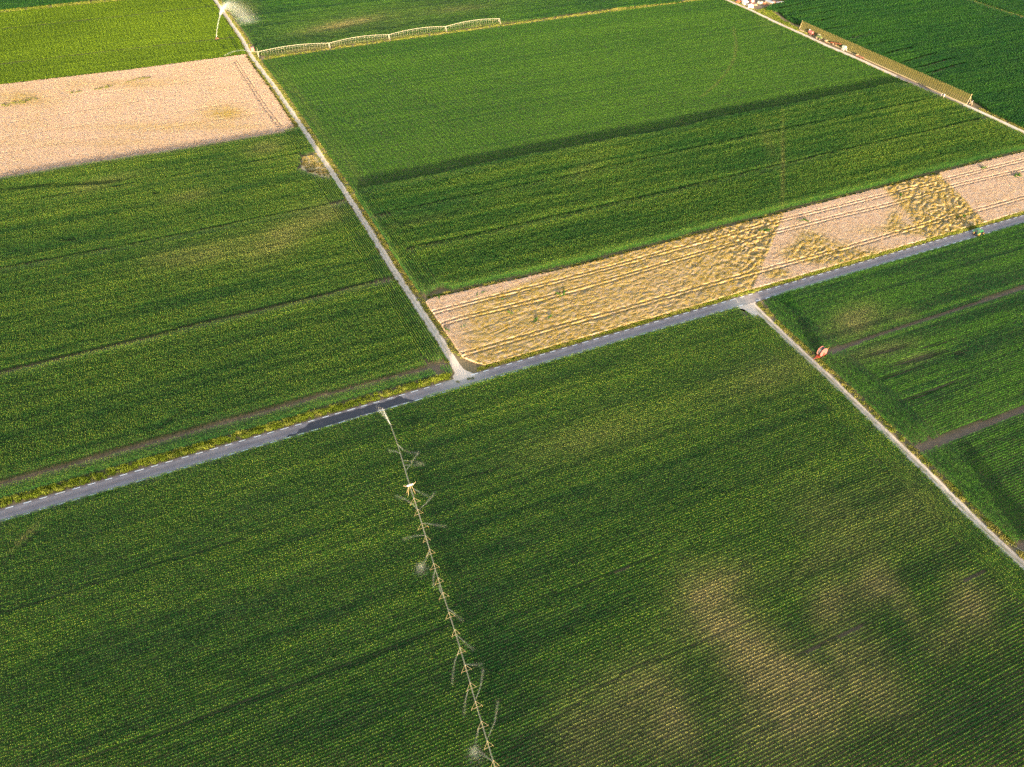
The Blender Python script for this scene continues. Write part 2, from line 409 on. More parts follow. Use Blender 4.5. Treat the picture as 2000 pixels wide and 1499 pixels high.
# ------------------------------------------------------------------ ground, road, tracks
o = mesh_obj('ground', [(-5000, -600, 0), (5000, -600, 0), (5000, 9000, 0), (-5000, 9000, 0)], [(0, 1, 2, 3)], M['soil']); tag(o, kind='structure')
def ribbon(name, line, prof, z, mat, attrs=None, wob=.0, seed=0):
    """a strip along a line: prof = offsets across; attrs = {name: values across}"""
    n, k = len(line), len(prof); V = []; F = []
    cols = []
    for j, d in enumerate(prof):
        L = offset(line, d)
        if wob and j in (0, k-1):
            q = (fbm(np.arange(n)*.35, np.full(n, j*7.3), seed)-.5)*2*wob
            L = offset(line, 0)+ (L-line)*(1+q/abs(d))[:, None]
        cols.append(L)
    for i in range(n):
        for j in range(k): V.append((cols[j][i][0], cols[j][i][1], z))
    for i in range(n-1):
        for j in range(k-1): F.append((i*k+j+1, i*k+j, (i+1)*k+j, (i+1)*k+j+1)[::-1])
    o = mesh_obj(name, V, F, mat)
    # face up
    if o.data.polygons[0].normal.z < 0: o.data.flip_normals()
    for nm, vals in (attrs or {}).items():
        a = o.data.attributes.new(nm, 'FLOAT', 'POINT')
        v = vals(V, n, k) if callable(vals) else np.tile(vals, n)
        a.data.foreach_set('value', np.asarray(v, np.float32))
    return tag(o, kind='structure')
dense = resample(ROAD, 2.0)
jL, jR = g(900, 735), g(1462, 594)
def dust_sun(V, n, k):
    P = np.array(V)[:, :2]; q = px(P)
    d = .85*np.exp(-(np.hypot(P[:, 0]-jL[0], P[:, 1]-jL[1])/7)**2)+.75*np.exp(-(np.hypot(P[:, 0]-jR[0]+3, P[:, 1]-jR[1])/5.5)**2)  # left term is dirt dragged on; right term paints sunlight into the colour
    d += .10*(fbm(P[:, 0]*.08, P[:, 1]*.08, 3)); return np.clip(d, 0, 1)
e = HALF+.45
prof = [-e, -e*.75, -e*.55, -e*.35, -e*.12, 0, e*.12, e*.35, e*.55, e*.75, e]
ribbon('road', dense, prof, .012, M['asphalt'], {'wheel': [0, 0, .9, .6, .1, 0, .1, .6, .9, 0, 0], 'dust_sun': dust_sun}, .08, 2)
mk = MB()
def dashes(off, a, b, skip):
    L = resample(offset(ROAD, off), .5); s = np.arange(len(L))*.5; s0 = 0
    for t in np.arange(2, s[-1]-3, 4.2):
        i0, i1 = int(t/.5), int((t+2.1)/.5)
        c = px(L[(i0+i1)//2][None])[0]
        if any(x0 < c[0] < x1 for x0, x1 in skip): continue
        A = offset(L, .14)[i0:i1+1]; B = offset(L, -.14)[i0:i1+1]
        V = [(*p, .018) for p in B]+[(*p, .018) for p in A]; n = len(A)
        mk.add(V, [(i, i+1, n+i+1, n+i) for i in range(n-1)])
dashes(HALF, 0, 0, [(878, 915)]); dashes(-HALF, 0, 0, [(1452, 1470)])
tag(mk.build('road_marking', M['line']), kind='structure')
# the wetted stretch under the spray, with its ragged edge
wp = [(559, 856), (566, 848), (580, 846), (584, 838), (598, 834), (604, 826), (640, 815), (690, 802), (740, 788), (772, 778), (778, 774.5), (784, 775), (788, 778), (794, 777.5), (800, 781), (806, 782), (809, 783.5), (780, 790), (740, 802), (690, 816), (640, 832), (600, 845)]
wg = G(wp); wl = np.r_[wg, wg[:1]]; wl = resample(wl, .8); wl = wl[:-1]+(np.stack([fbm(np.arange(len(wl)-1)*.9, np.zeros(len(wl)-1), 5), fbm(np.arange(len(wl)-1)*.9, np.ones(len(wl)-1)*9, 6)], 1)-.5)*.9
dd = (wl-c0)@tn; sd = (wl-c0)@tdir; md_ = np.interp(sd, ss, dm)
wl = c0+sd[:, None]*tdir+(md_+np.clip(dd-md_, -HALF-.3, HALF+.3))[:, None]*tn
bm = bmesh.new(); f = bm.faces.new([bm.verts.new((*p, .0145)) for p in wl]); bmesh.ops.triangulate(bm, faces=[f]); me = bpy.data.meshes.new('wet_patch'); bm.to_mesh(me); bm.free()
me.materials.append(M['wet']); o = bpy.data.objects.new('wet_patch', me); COL.objects.link(o); tag(o, kind='structure')
if o.data.polygons[0].normal.z < 0: o.data.flip_normals()

def track(name, line, w, z, crown=.85, wob=.25, seed=0):
    L = resample(line, 1.5); h = w/2
    pr = [-h, -h*.82, -h*.55, -h*.25, 0, h*.25, h*.55, h*.82, h]
    return ribbon(name, L, pr, z, M['gravel'], {'crown': [0, 0, 0, crown*.5, crown, crown*.5, 0, 0, 0], 'edge': [.9, .25, 0, 0, 0, 0, 0, .25, .9]}, wob, seed)
track('track_left', LT, W_LT, .009, .55, .35, 1); track('track_right', RT, W_RT, .008, .9, .35, 2); track('track_far', TT, W_TT, .010, .3, .4, 3)
o = ribbon('path_far', resample(FT, 2), [-1.6, -.8, 0, .8, 1.6], .006, M['straw'], None, .4, 4)
# flared mouths where the tracks meet the asphalt
def patch(name, pts, z, mat, jag=0.0, step=1.0, seed=0, world=False):
    L = np.array(pts) if world else G(pts); L = resample(np.r_[L, L[:1]], step)[:-1]
    if jag: L = L+(np.stack([fbm(np.arange(len(L))*.7, np.zeros(len(L)), seed), fbm(np.arange(len(L))*.7, np.zeros(len(L))+5, seed+1)], 1)-.5)*2*jag
    bm = bmesh.new(); f = bm.faces.new([bm.verts.new((*p, z)) for p in L]); bmesh.ops.triangulate(bm, faces=[f])
    me = bpy.data.meshes.new(name); bm.to_mesh(me); bm.free(); me.materials.append(mat)
    o = bpy.data.objects.new(name, me); COL.objects.link(o)
    if me.polygons[0].normal.z < 0: me.flip_normals()
    return tag(o, kind='structure')
patch('track_mouth', [(884, 736), (889, 728), (884, 712), (876, 697), (886, 693), (897, 711), (906, 722), (925, 730), (930, 733.5), (905, 741.5), (888, 746)], .0135, M['gravel'], .15, 1, 11)
patch('track_mouth', [(1440, 603), (1452, 604), (1462, 611), (1472, 621), (1480, 614), (1476, 603), (1474, 596), (1478, 587), (1470, 585), (1450, 594)], .0105, M['gravel'], .15, 1, 12)
patch('verge_earth', [(1478, 590), (1500, 585), (1496, 590), (1484, 595)], .005, M['bare'], .3, 1, 13)
patch('verge_earth', [(1452, 604), (1456, 610), (1460, 618), (1452, 617), (1448, 610)], .004, M['bare'], .3, 1, 14)
# trodden and driven strips
strips = []
def strip(pts, w, mat, z=.004, name='earth_strip'):
    L = smooth(G(pts), 3, 2); strips.append((L, w/2+.15))
    return ribbon(name, resample(L, 2), [-w/2, -w/4, 0, w/4, w/2], z, mat, None, .25, len(strips))
strip([(-60, 968), (0, 951), (277, 875), (557, 798), (800, 733), (872, 713)], 2.4, M['bare'])
strip([(-60, 749), (0, 734), (322, 657), (450, 626.5), (600, 590), (782, 545)], 1.9, M['bare'])
strip([(1614, 692), (1760, 643), (1997, 565), (2080, 538)], 1.7, M['bare'])
strip([(1782, 882), (1850, 858), (1997, 803), (2080, 770)], 2.5, M['bare'])
strip([(1992, 1074), (2080, 1040)], 2.6, M['bare'])
strip([(649, 404), (674, 397), (684, 394)], 2.0, M['bare'])
patch('dry_patch', [(589, 307), (614, 303.6), (628, 322), (642, 340), (644, 347), (628, 345), (600, 337), (588, 330), (590, 317)], .007, M['straw'], .4, 1, 20)
patch('earth_path', [(580, 331), (600, 338), (628, 345), (648, 346), (650, 351), (632, 350.5), (606, 343), (585, 336)], .0065, M['bare'], .3, 1, 21)
patch('yard_ground', [(1432, 4), (1450, 12), (1472, 20), (1500, 12), (1532, 6), (1545, -6), (1480, -14), (1425, -14)], .005, M['bare'], .6, 2, 22)
patch('yard_strip', [(1560, 60), (1600, 79), (1660, 105), (1740, 139), (1800, 165), (1888, 205), (1884, 209), (1800, 171), (1740, 147), (1660, 112), (1600, 86), (1556, 64)], .0075, M['bare'], .5, 2, 23)
patch('dark_strip', [(1752, 147), (1800, 168), (1850, 190), (1884, 205), (1880, 206.5), (1846, 192), (1796, 170.5), (1750, 150)], .0115, M['darkgravel'], .2, 1.5, 24)
patch('earth_spot', [(1880, 206), (1895, 204), (1908, 212), (1915, 218), (1905, 217)], .0045, M['bare'], .5, 1, 25)

# ------------------------------------------------------------------ the crop fields
def fill_rows(poly, ang, spacing, seg, voff=0.0):
    Q = rot2(np.asarray(poly), -ang); out = []; rows = []
    v = Q[:, 1].min()+spacing*.5+voff; k = 0; n = len(Q)
    while v < Q[:, 1].max():
        xs = []
        for i in range(n):
            a, b = Q[i], Q[(i+1) % n]
            if (a[1] > v) != (b[1] > v): xs.append(a[0]+(v-a[1])/(b[1]-a[1])*(b[0]-a[0]))
        xs.sort()
        for x0, x1 in zip(xs[::2], xs[1::2]):
            m = int(round((x1-x0)/seg))
            if m < 1: continue
            st = (x1-x0)/m
            u = x0+st*(np.arange(m)+.5)
            out.append(np.stack([u, np.full(m, v)], 1)); rows.append(np.full(m, k))
        v += spacing; k += 1
    P = np.concatenate(out); r = np.concatenate(rows)
    return rot2(P, ang), r
def in_view(P, pad=60):
    q = px(P); d = P[:, 1]*CP+H*SP
    return (d > 0) & (q[:, 0] > -pad) & (q[:, 0] < 2000+pad) & (q[:, 1] > -pad*.5) & (q[:, 1] < 1499+pad*1.2)
def blobs(P, lst):
    """soft patches: (x, y, rx, ry, angle in degrees, strength) measured in the photograph"""
    q = px(P); r = np.zeros(len(P))
    for x, y, rx, ry, a, s in lst:
        c, n = math.cos(R(a)), math.sin(R(a)); dx, dy = q[:, 0]-x, q[:, 1]-y
        u, v = dx*c+dy*n, -dx*n+dy*c
        r += s*np.exp(-((u/rx)**2+(v/ry)**2)*1.2)
    return r
def plant(name, coll, parts, seg, label, gaps=(), zmul=1.0, tint0=.35, tamp=.5, dry_l=(), tint_l=(), low_l=(), band=.25, nvar=8, seed=0, keepout=(), cat='crop field', thin=0.0, zvar=.17, lines=()):
    """parts: (polygon, row angle, spacing)"""
    PP, RR, RW = [], [], []
    for i, (poly, ang, sp) in enumerate(parts):
        P, r = fill_rows(poly, ang, sp, seg); PP.append(P); RR.append(np.full(len(P), ang)); RW.append(r+i*1000)
    P = np.concatenate(PP); a = np.concatenate(RR); rw = np.concatenate(RW)
    keep = in_view(P)
    for line, hw in list(gaps)+strips:
        # a row segment is dropped when its middle or either end lies on the gap
        d = np.full(len(P), 1e9)
        for s in (-.34, 0, .34):
            d = np.minimum(d, seg_dist(P+np.stack([np.cos(a), np.sin(a)], 1)*seg*s, line))
        keep &= d > hw
    for poly in keepout: keep &= ~inside(P, poly)
    if thin: keep &= rng.random(len(P)) > thin
    P, a, rw = P[keep], a[keep], rw[keep]; n = len(P)
    U = rot2(P, -ROW)
    rowr = hash2(rw.astype(float), rw*0.0+seed, 3.0); band_ = hash2(np.floor(rw/6.0), rw*0.0+seed, 5.0)
    streak = fbm(U[:, 0]*.020, U[:, 1]*.34, seed+1, 3); big = fbm(P[:, 0]*.022, P[:, 1]*.022, seed+2, 3); fine = fbm(U[:, 0]*.22, U[:, 1]*.35, seed+4, 2)
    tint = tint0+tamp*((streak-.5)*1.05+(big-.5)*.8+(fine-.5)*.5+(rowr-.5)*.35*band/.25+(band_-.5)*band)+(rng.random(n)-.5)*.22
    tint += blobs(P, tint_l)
    extra = np.zeros(n); sunk = np.ones(n)
    for ln, hw, dv in lines: lineness = dv*(seg_dist(P, ln) < hw); tint += lineness; extra = extra+np.maximum(lineness, 0)*.9; sunk = sunk*(1-.24*(lineness <= -.3))
    dry = .06*rng.random(n)+blobs(P, dry_l)*(.35+.75*fine+.55*streak+.25*(rowr-.3))*(.8+.4*rng.random(n))+extra; low = blobs(P, low_l)
    hz = zmul*(1+(rng.random(n)-.5)*zvar+(streak-.5)*.11+(rowr-.5)*.07+(big-.5)*.12)*(1-np.clip(low, 0, .8))*(1-.20*np.clip(dry, 0, 1))*sunk
    wl_ = (1-.14*np.clip(dry, 0, 1))*(1+(rng.random(n)-.5)*.18)
    scl = np.stack([np.full(n, 1.04), wl_*(.95+.1*rng.random(n)), hz], 1)
    # the low passes: segments standing noticeably lower or higher give the speckle of a real stand
    P = P+np.stack([-np.sin(a), np.cos(a)], 1)*((rng.random(n)-.5)*.06)[:, None]
    return make_field(name, coll, P, a+math.pi*rng.integers(0, 2, n)+(rng.random(n)-.5)*.03, scl, rng.integers(0, nvar, n), np.clip(tint, 0, 1), np.clip(dry, 0, 1), label, cat)
def cut(line, y0=None, y1=None):
    """the part of a ground line between two photo heights"""
    q = px(line); k = np.ones(len(line), bool)
    if y0 is not None: k &= q[:, 1] >= y0
    if y1 is not None: k &= q[:, 1] <= y1
    return line[k]
def xcut(line, x0, x1):
    q = px(line); return line[(q[:, 0] >= x0) & (q[:, 0] <= x1)]
def gl(pts, w): return (smooth(G(pts), 4, 1), w/2)
def P2(*parts): return np.concatenate([np.atleast_2d(p) for p in parts])
LTl, LTr = offset(LT, -W_LT/2), offset(LT, W_LT/2)          # LT runs down the picture: right-hand side of travel is the picture's left
if px(LTl)[len(LT)//2][0] > px(LTr)[len(LT)//2][0]: LTl, LTr = LTr, LTl
def sides(line, d):
    a, b = offset(line, d), offset(line, -d); m = len(line)//2
    return (a, b) if px(a)[m][0] < px(b)[m][0] else (b, a)

# A: the big corn field below the asphalt road
rtL = cut(sides(RT, W_RT/2+.4)[0], 622)
top = offset(ROAD, -HALF-.95)
A_poly = P2(xcut(top, -150, 1440), g(1452, 612), rtL, G([(2060, 1200), (2060, 1640), (-120, 1640)]))
hl = sides(RT, W_RT/2+.4+9)[0]; hl = cut(hl, 640)
A_main = P2(xcut(top, -150, 1440), g(1448, 612), g(1470, 640), hl, G([(2020, 1250), (2060, 1300), (2060, 1640), (-120, 1640)]))
A_head = P2(g(1453, 613), rtL, g(2070, 1190), g(2035, 1220), hl[::-1], g(1470, 640))
RTang = math.atan2(*(RT[-1]-RT[0])[::-1])
dryA = [(1480, 1300, 95, 60, 60, .75), (1600, 1390, 90, 60, 70, .60), (1380, 1190, 75, 70, -20, .62), (1260, 1360, 85, 80, -30, .45), (1620, 1180, 40, 45, 10, .55), (1700, 1150, 45, 40, 60, .55), (1890, 1180, 45, 60, 70, .42), (1560, 1320, 70, 45, 40, .45), (1720, 1370, 80, 60, 45, .38), (1480, 1420, 120, 80, 60, .30), (1640, 1030, 120, 70, 30, .22), (1780, 1000, 90, 60, 30, .20), (1150, 1440, 80, 90, -20, .38), (1300, 1440, 70, 60, -20, .35), (1690, 1280, 40, 80, -35, .28), (1500, 740, 130, 40, -15, .20), (1150, 860, 150, 40, -15, .16), (1850, 1260, 40, 50, 60, .3), (1420, 1250, 30, 130, -30, .30), (1530, 1400, 25, 110, -28, .28), (1640, 1290, 22, 120, -32, .30), (1760, 1180, 22, 80, -30, .3), (1330, 1420, 26, 110, -28, .25), (1900, 1200, 24, 90, -32, .3), (1580, 1110, 90, 24, -25, .22), (1430, 1130, 60, 30, -20, .25), (50, 1055, 40, 4, -45, .6)]
tintA = [(250, 1000, 400, 60, -15, .10), (500, 1300, 500, 200, 0, .05), (1000, 1350, 120, 160, 0, -.14), (1300, 1080, 200, 60, -18, .05), (1900, 1400, 90, 200, -20, -.22), (1700, 1230, 60, 120, -40, -.18), (930, 900, 100, 60, 0, -.15), (1560, 1250, 50, 60, 0, -.1), (1240, 690, 200, 30, -15, -.12)]
lowA = [(75, 1048, 10, 3, -25, .8), (60, 1062, 10, 3, -45, .8), (48, 1075, 10, 3, -45, .8)]
gapA = [gl([(1915, 1120), (1880, 1139)], .9), gl([(1680, 1228), (1640, 1245)], .7), gl([(1600, 1262), (1555, 1283)], .7), gl([(1200, 1124), (1230, 1112)], .6)]
linA = [(smooth(G(p), 4, 1), hw, dv) for p, hw, dv in (([(-40, 1217), (100, 1176), (170, 1150), (330, 1103), (470, 1062)], .4, -.30), ([(905, 940), (960, 925), (1000, 915)], .4, -.30), ([(1060, 1175), (1240, 1108), (1300, 1085)], .4, -.30), ([(60, 1530), (420, 1400), (700, 1300), (900, 1220)], .42, -.30), ([(1000, 1470), (1200, 1330), (1360, 1262), (1480, 1210)], .4, -.30), ([(1680, 1228), (1555, 1283)], .4, -.3),
        ([(835, 900), (856, 970), (880, 1050), (915, 1150), (950, 1250), (985, 1360), (1010, 1480)], 4.5, -.16), ([(850, 900), (872, 970), (898, 1050), (935, 1150), (970, 1250), (1008, 1360), (1035, 1480)], 6.0, -.12))]
field_A = plant('corn_field', corn_set, [(A_main, ROW, .75), (A_head, RTang, .75)], SEG, 'large dark corn field in the foreground with yellowish thin patches at its lower right', gapA, .68, .53, .85, dryA, tintA, lowA, .30, 8, 1, lines=linA)
# B: rows right of the right-hand track
rtR = cut(sides(RT, W_RT/2+1.6)[1], 606)
hb = cut(sides(RT, W_RT/2+12.5)[1], 600)
topB = xcut(top, 1500, 2120)
B_main = P2(topB, G([(2140, 1300)]), hb[::-1])
B_head = P2(g(1490, 594), xcut(top, 1496, 1545), hb, rtR[::-1])
dryB = [(1670, 630, 50, 28, -20, .55), (1760, 620, 30, 14, -10, .22), (1720, 690, 70, 14, -15, .34), (1790, 705, 45, 10, -15, .3)]
lowB = [(1735, 690, 45, 4, -14, .8), (1800, 703, 35, 4, -14, .85), (1770, 712, 40, 4, -14, .7), (1870, 695, 14, 6, 0, .8), (1810, 700, 10, 6, 0, .8), (1790, 780, 40, 2.5, -18, .9), (1840, 760, 40, 2.5, -18, .9), (1745, 738, 50, 2.5, -18, .8), (1820, 680, 35, 3, -15, .6)]
tintB = [(1900, 690, 130, 25, -38, -.40), (1820, 800, 110, 18, -30, -.35), (1960, 760, 70, 60, -20, .2), (1850, 850, 120, 30, -20, .18), (1960, 720, 60, 60, -20, .16), (1700, 560, 150, 20, -15, -.15), (1740, 860, 40, 60, 40, -.22), (1600, 650, 40, 40, 30, -.15)]
field_B = plant('maize_field', maize_set, [(B_main, ROW, .80), (B_head, RTang, .75)], SEG, 'maize field in clear rows right of the gravel track with brown hose lanes', (), .74, .52, 1.2, dryB, tintB, lowB, .55, 6, 2)
# C: left field
ltL = sides(LT, W_LT/2+.6)[0]
CT = 2.0
C_top = G([(-60, 362), (0, 347), (168, 318), (308, 297), (557, 256), (579, 252)], CT)
C_bot = offset(ROAD, HALF+3.6)
hc = sides(LT, W_LT/2+8.5)[0]
C_main = P2(C_top[:-1], cut(hc, 254, 705), xcut(C_bot, -120, 868)[::-1])
C_head = P2(cut(hc, 254, 705), g(868, 730), g(884, 733), cut(ltL, 254, 712)[::-1])
LTang = math.atan2(*(LT[-1]-LT[0])[::-1])
gapC = [gl([(-40, 417), (0, 408), (297, 359), (557, 311), (586, 305)], 1.0), gl([(-40, 540), (0, 531), (280, 479.5), (557, 422), (649, 404)], 1.7)]
keepC = [G([(587, 306), (616, 302), (648, 341), (654, 351), (632, 353), (600, 343), (576, 334), (586, 328)])]
dryC = [(555, 470, 75, 30, -30, .40), (420, 500, 90, 25, -15, .22), (330, 510, 60, 20, -10, .16), (520, 295, 40, 14, -10, .30), (370, 390, 50, 12, -10, .22), (640, 425, 40, 20, -10, .30), (180, 372, 40, 10, -10, .22), (220, 355, 60, 8, -10, .18), (610, 322, 40, 10, 0, .15)]
tintC = [(250, 560, 500, 35, -13, .12), (300, 610, 350, 16, -13, -.24), (530, 530, 120, 30, -20, -.20), (100, 620, 200, 25, -12, -.14), (350, 430, 300, 16, -12, -.10), (600, 560, 120, 30, -15, -.12), (330, 830, 45, 10, -40, -.3), (240, 325, 300, 22, -10, .22), (600, 290, 40, 40, 0, .15), (400, 790, 350, 30, -15, .06)]
lowC = [(70, 370, 60, 4, -8, .5), (160, 365, 60, 4, -8, .5), (210, 363, 40, 4, -8, .5), (140, 475, 10, 3, -8, .7), (305, 384, 6, 3, 0, .8), (168, 919, 9, 3, -10, .8), (330, 833, 40, 4, -40, .4)]
field_C = plant('corn_field', corn_set, [(C_main, ROW, .75), (C_head, LTang, .80)], SEG, 'left corn field between the pale wheat and the asphalt road, crossed by long lanes', gapC, .92, .44, .72, dryC, tintC, lowC, .28, 8, 3, keepC)
# D: corn right of the left-hand track, above the wheat strip
DT = 2.4
ltR = sides(LT, W_LT/2+1.6)[1]
ttL = sides(TT, W_TT/2+.6)[0]
D_topv = G([(694, 371), (760, 358), (860, 338), (960, 315.6), (1139, 283), (1352, 243), (1400, 229.5), (1556, 201), (1748, 162)], DT)
D_bot = G([(832, 581), (960, 554), (1128, 517), (1296, 473), (1480, 426), (1517, 416), (1688, 373), (1896, 320), (1997, 295), (2100, 270)])
hd = sides(LT, W_LT/2+10.5)[1]
D_main = P2(cut(hd, 372, 572)[0], D_topv[1:], cut(sides(TT, W_TT/2+5.0)[0], 166), g(2120, 300), D_bot[::-1][1:-1], g(884, 570), cut(hd, 372, 572)[::-1])
D_head = P2(D_topv[0], cut(hd, 372, 572), D_bot[0], cut(ltR, 374, 578)[::-1])
gapD = [gl([(722, 432), (842, 406), (1007, 372), (1128, 348), (1400, 286.5), (1517, 262), (1670, 231), (1829, 196.5)], 1.4), gl([(797, 495), (1007, 448.6), (1240, 397), (1526, 328.5), (1700, 288), (1850, 254), (1934, 234)], 1.6)]
linD = [(smooth(G([(1505, 250), (1522, 280), (1529, 320), (1527, 370), (1522, 405)]), 4, 1), .8, .06)]
dryD = [(820, 440, 60, 8, -12, .12), (1527, 330, 4, 90, 0, .25), (1500, 290, 12, 40, -20, .12), (1140, 340, 40, 16, -40, .10)]
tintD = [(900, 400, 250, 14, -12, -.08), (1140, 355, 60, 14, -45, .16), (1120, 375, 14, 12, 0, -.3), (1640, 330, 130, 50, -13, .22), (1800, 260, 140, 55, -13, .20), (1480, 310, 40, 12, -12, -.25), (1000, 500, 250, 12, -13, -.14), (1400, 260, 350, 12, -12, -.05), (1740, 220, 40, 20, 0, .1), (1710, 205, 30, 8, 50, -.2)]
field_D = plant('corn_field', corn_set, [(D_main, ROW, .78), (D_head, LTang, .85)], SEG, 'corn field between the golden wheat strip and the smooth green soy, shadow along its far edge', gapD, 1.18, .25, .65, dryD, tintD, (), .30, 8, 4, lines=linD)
# E: smooth soy
E_top = G([(512, 119), (600, 106), (740, 86), (1000, 50.7), (1200, 24), (1405, -3)])
ltR2 = sides(LT, W_LT/2+2.2)[1]
ttL2 = sides(TT, W_TT/2+.8)[0]
E_poly = P2(E_top, cut(ttL2, -2, 166), G([(1753, 166), (1560, 206), (1350, 249), (1140, 289), (960, 322), (760, 364), (696, 376)]), cut(ltR2, 122, 374)[::-1])
arc = gl([(1432, 55), (1437, 80), (1437, 100), (1430, 126), (1412, 152), (1390, 175), (1370, 190)], .9)
gapE = []
linE = [(arc[0], .9, .5), (smooth(G([(645, 96), (700, 135), (790, 180), (880, 225)]), 4, 1), .9, -.3), (smooth(G([(540, 165), (640, 225), (760, 270)]), 4, 1), .9, -.3)]
tintE = [(1500, 130, 260, 40, -10, .20), (1250, 120, 300, 60, -10, .10), (800, 300, 140, 26, -12, .12), (700, 180, 150, 60, -10, -.06), (1000, 200, 300, 20, -10, -.10), (1180, 215, 250, 20, -10, .12)]
dryE = [(690, 330, 10, 60, -30, .25), (610, 230, 8, 120, -32, .25), (545, 150, 6, 60, -32, .2), (1500, 50, 14, 30, -60, .15)]
field_E = plant('soy_field', soy_set, [(E_poly, ROW, .62)], 2.5, 'wide smooth field of low soy across the middle, with faint wheel arcs', gapE, .75, .50, .55, dryE, tintE, (), .75, 6, 5, zvar=.1, lines=linE)
# H: lime-green field at the top left and the darker one beyond it
H_top = G([(-80, 39), (0, 27), (120, 15), (250, 2), (330, -8)])
ltLh = sides(LT, W_LT/2+.8)[0]
H_poly = P2(H_top, cut(ltLh, -8, 106), G([(478, 108), (250, 138), (0, 167), (-80, 178)]))
gapH = [gl([(-40, 62), (0, 58), (250, 32), (400, 14), (430, 11)], 1.5), gl([(-40, 131), (0, 127), (250, 97), (424, 78), (475, 72)], 1.6)]
linH = [(smooth(G(p), 4, 1), .9, -.35) for p in ([(380, -4), (410, 16), (440, 36)], [(424, 78), (440, 96)], [(444, 66), (470, 105)])]
field_H = plant('young_crop_field', lime_set, [(H_poly, ROW, .66)], 2.5, 'bright lime-green field at the top left with thin tramlines', gapH, 1.0, .55, .5, [(120, 160, 60, 6, -8, .2)], [(60, 70, 120, 30, -8, -.15), (300, 70, 150, 40, -8, .12), (150, 150, 200, 10, -8, .05)], (), .35, 6, 6, zvar=.15, lines=linH)
H2_poly = P2(G([(-120, 30), (0, 21), (120, 9), (245, -5), (245, -40), (-120, -40)]))
plant('crop_field', far_set, [(H2_poly, ROW, .85)], 5.0, 'dark green field in the far top left corner', (), .8, .30, .5, (), (), (), .3, 6, 7)
# I: ragged field with the long pivot
ltRi = sides(LT, W_LT/2+3.0)[1]
I_poly = P2(G([(430, -26), (900, -60), (1340, -26), (1330, 6), (1200, 18), (1000, 45), (740, 80.5), (600, 100), (520, 112)]), cut(ltRi, -22, 110)[::-1])
dryI = [(750, 40, 330, 40, -8, .13), (650, 55, 70, 9, -10, .35), (690, 45, 60, 7, -10, .35), (600, 98, 90, 5, -8, .50), (760, 78, 90, 4, -8, .35), (470, 20, 30, 20, 0, .35), (900, 20, 60, 6, -6, .2), (960, 50, 60, 4, -6, .3)]
tintI = [(620, 40, 120, 20, -10, .2), (520, 40, 40, 40, 0, -.25), (1000, 10, 200, 14, -6, -.15), (700, 20, 200, 8, -8, .15), (530, 95, 40, 12, 0, -.2), (1150, 10, 150, 10, -6, .1)]
lowI = [(660, 57, 40, 3, -8, .5), (610, 102, 60, 3, -8, .5)]
field_I = plant('potato_field', far_set, [(I_poly, ROW, .95)], 5.0, 'ragged mixed-green field at the top centre where the long irrigation pivot stands', (), .62, .70, 1.3, dryI, tintI, lowI, .6, 6, 8, thin=.05, zvar=.4)
# J: tall dark field behind the slatted wall
ttR = sides(TT, W_TT/2+1.6)[1]
wallJ = G([(1562, 54), (1700, 115), (1890, 199)])
ftL = sides(FT, 3.0)[0]
J_poly = P2(G([(1496, 22), (1520, 26), (1535, 40), (1552, 49), (1572, 53), (1700, 111), (1893, 196), (1912, 207)]), cut(ttR, 219), g(2140, 320), g(2140, 75), cut(ftL, -12)[::-1], G([(1840, -30), (1560, -30), (1540, 4), (1500, 16)]))
gapJ = [gl([(x0/3.333+1400, y0/3.333), (x1/3.333+1400, y1/3.333)], 1.8) for x0, y0, x1, y1 in ((470, 100, 690, 60), (540, 125, 755, 85), (620, 160, 780, 125), (720, 205, 885, 175), (830, 262, 985, 226), (850, 270, 1005, 235), (960, 310, 1130, 280), (1090, 370, 1240, 330), (1220, 420, 1410, 365), (1310, 460, 1500, 400), (1370, 495, 1590, 430), (380, 75, 620, 20))]
tintJ = [(1700, 60, 100, 60, 0, .08), (1850, 80, 100, 60, 0, -.08), (1590, 30, 60, 25, 0, .16), (1560, 95, 200, 12, 24, .10), (1930, 150, 60, 60, 0, .05), (1980, 100, 60, 60, 0, -.06), (1760, 120, 40, 10, -10, .2)]
field_J = plant('maize_field', far_set, [(J_poly, ROW, .80)], 5.0, 'dark lush maize field behind the long slatted wall at the top right', gapJ, 1.0, .24, .55, (), tintJ, (), .2, 6, 9)
K_poly = P2(cut(sides(FT, 3.0)[1], -12), G([(2160, 70), (2160, -30), (1900, -30)]))
plant('crop_field', far_set, [(K_poly, ROW, .9)], 5.0, 'corner of green crop beyond the pale path at the far top right', (), .8, .30, .5, (), (), (), .3, 6, 10)

# ------------------------------------------------------------------ grass verges
def strew(name, coll, polys, dens, label, cat, zmul=1.0, tint0=.5, dry0=.3, seed=0, nvar=6, keepout=(), damp=.6):
    PP = []
    for poly in polys:
        b0, b1 = poly.min(0), poly.max(0); n = int((b1-b0).prod()*dens)
        Q = b0+rng.random((n, 2))*(b1-b0); PP.append(Q[inside(Q, poly)])
    P = np.concatenate(PP); P = P[in_view(P)]
    for k in keepout: P = P[~inside(P, k)]
    n = len(P); f = fbm(P[:, 0]*.12, P[:, 1]*.12, seed); f2 = fbm(P[:, 0]*.6, P[:, 1]*.6, seed+3)
    sc = (.7+.6*rng.random(n)); scl = np.stack([sc, sc, sc*zmul*(.6+.8*f2)], 1)
    return make_field(name, coll, P, rng.random(n)*6.28, scl, rng.integers(0, nvar, n), np.clip(tint0+(f-.5)+(rng.random(n)-.5)*.3, 0, 1), np.clip(dry0+(f2-.5)*damp*2, 0, 1), label, cat)
def band_poly(line, d0, d1): return P2(offset(line, d0), offset(line, d1)[::-1])
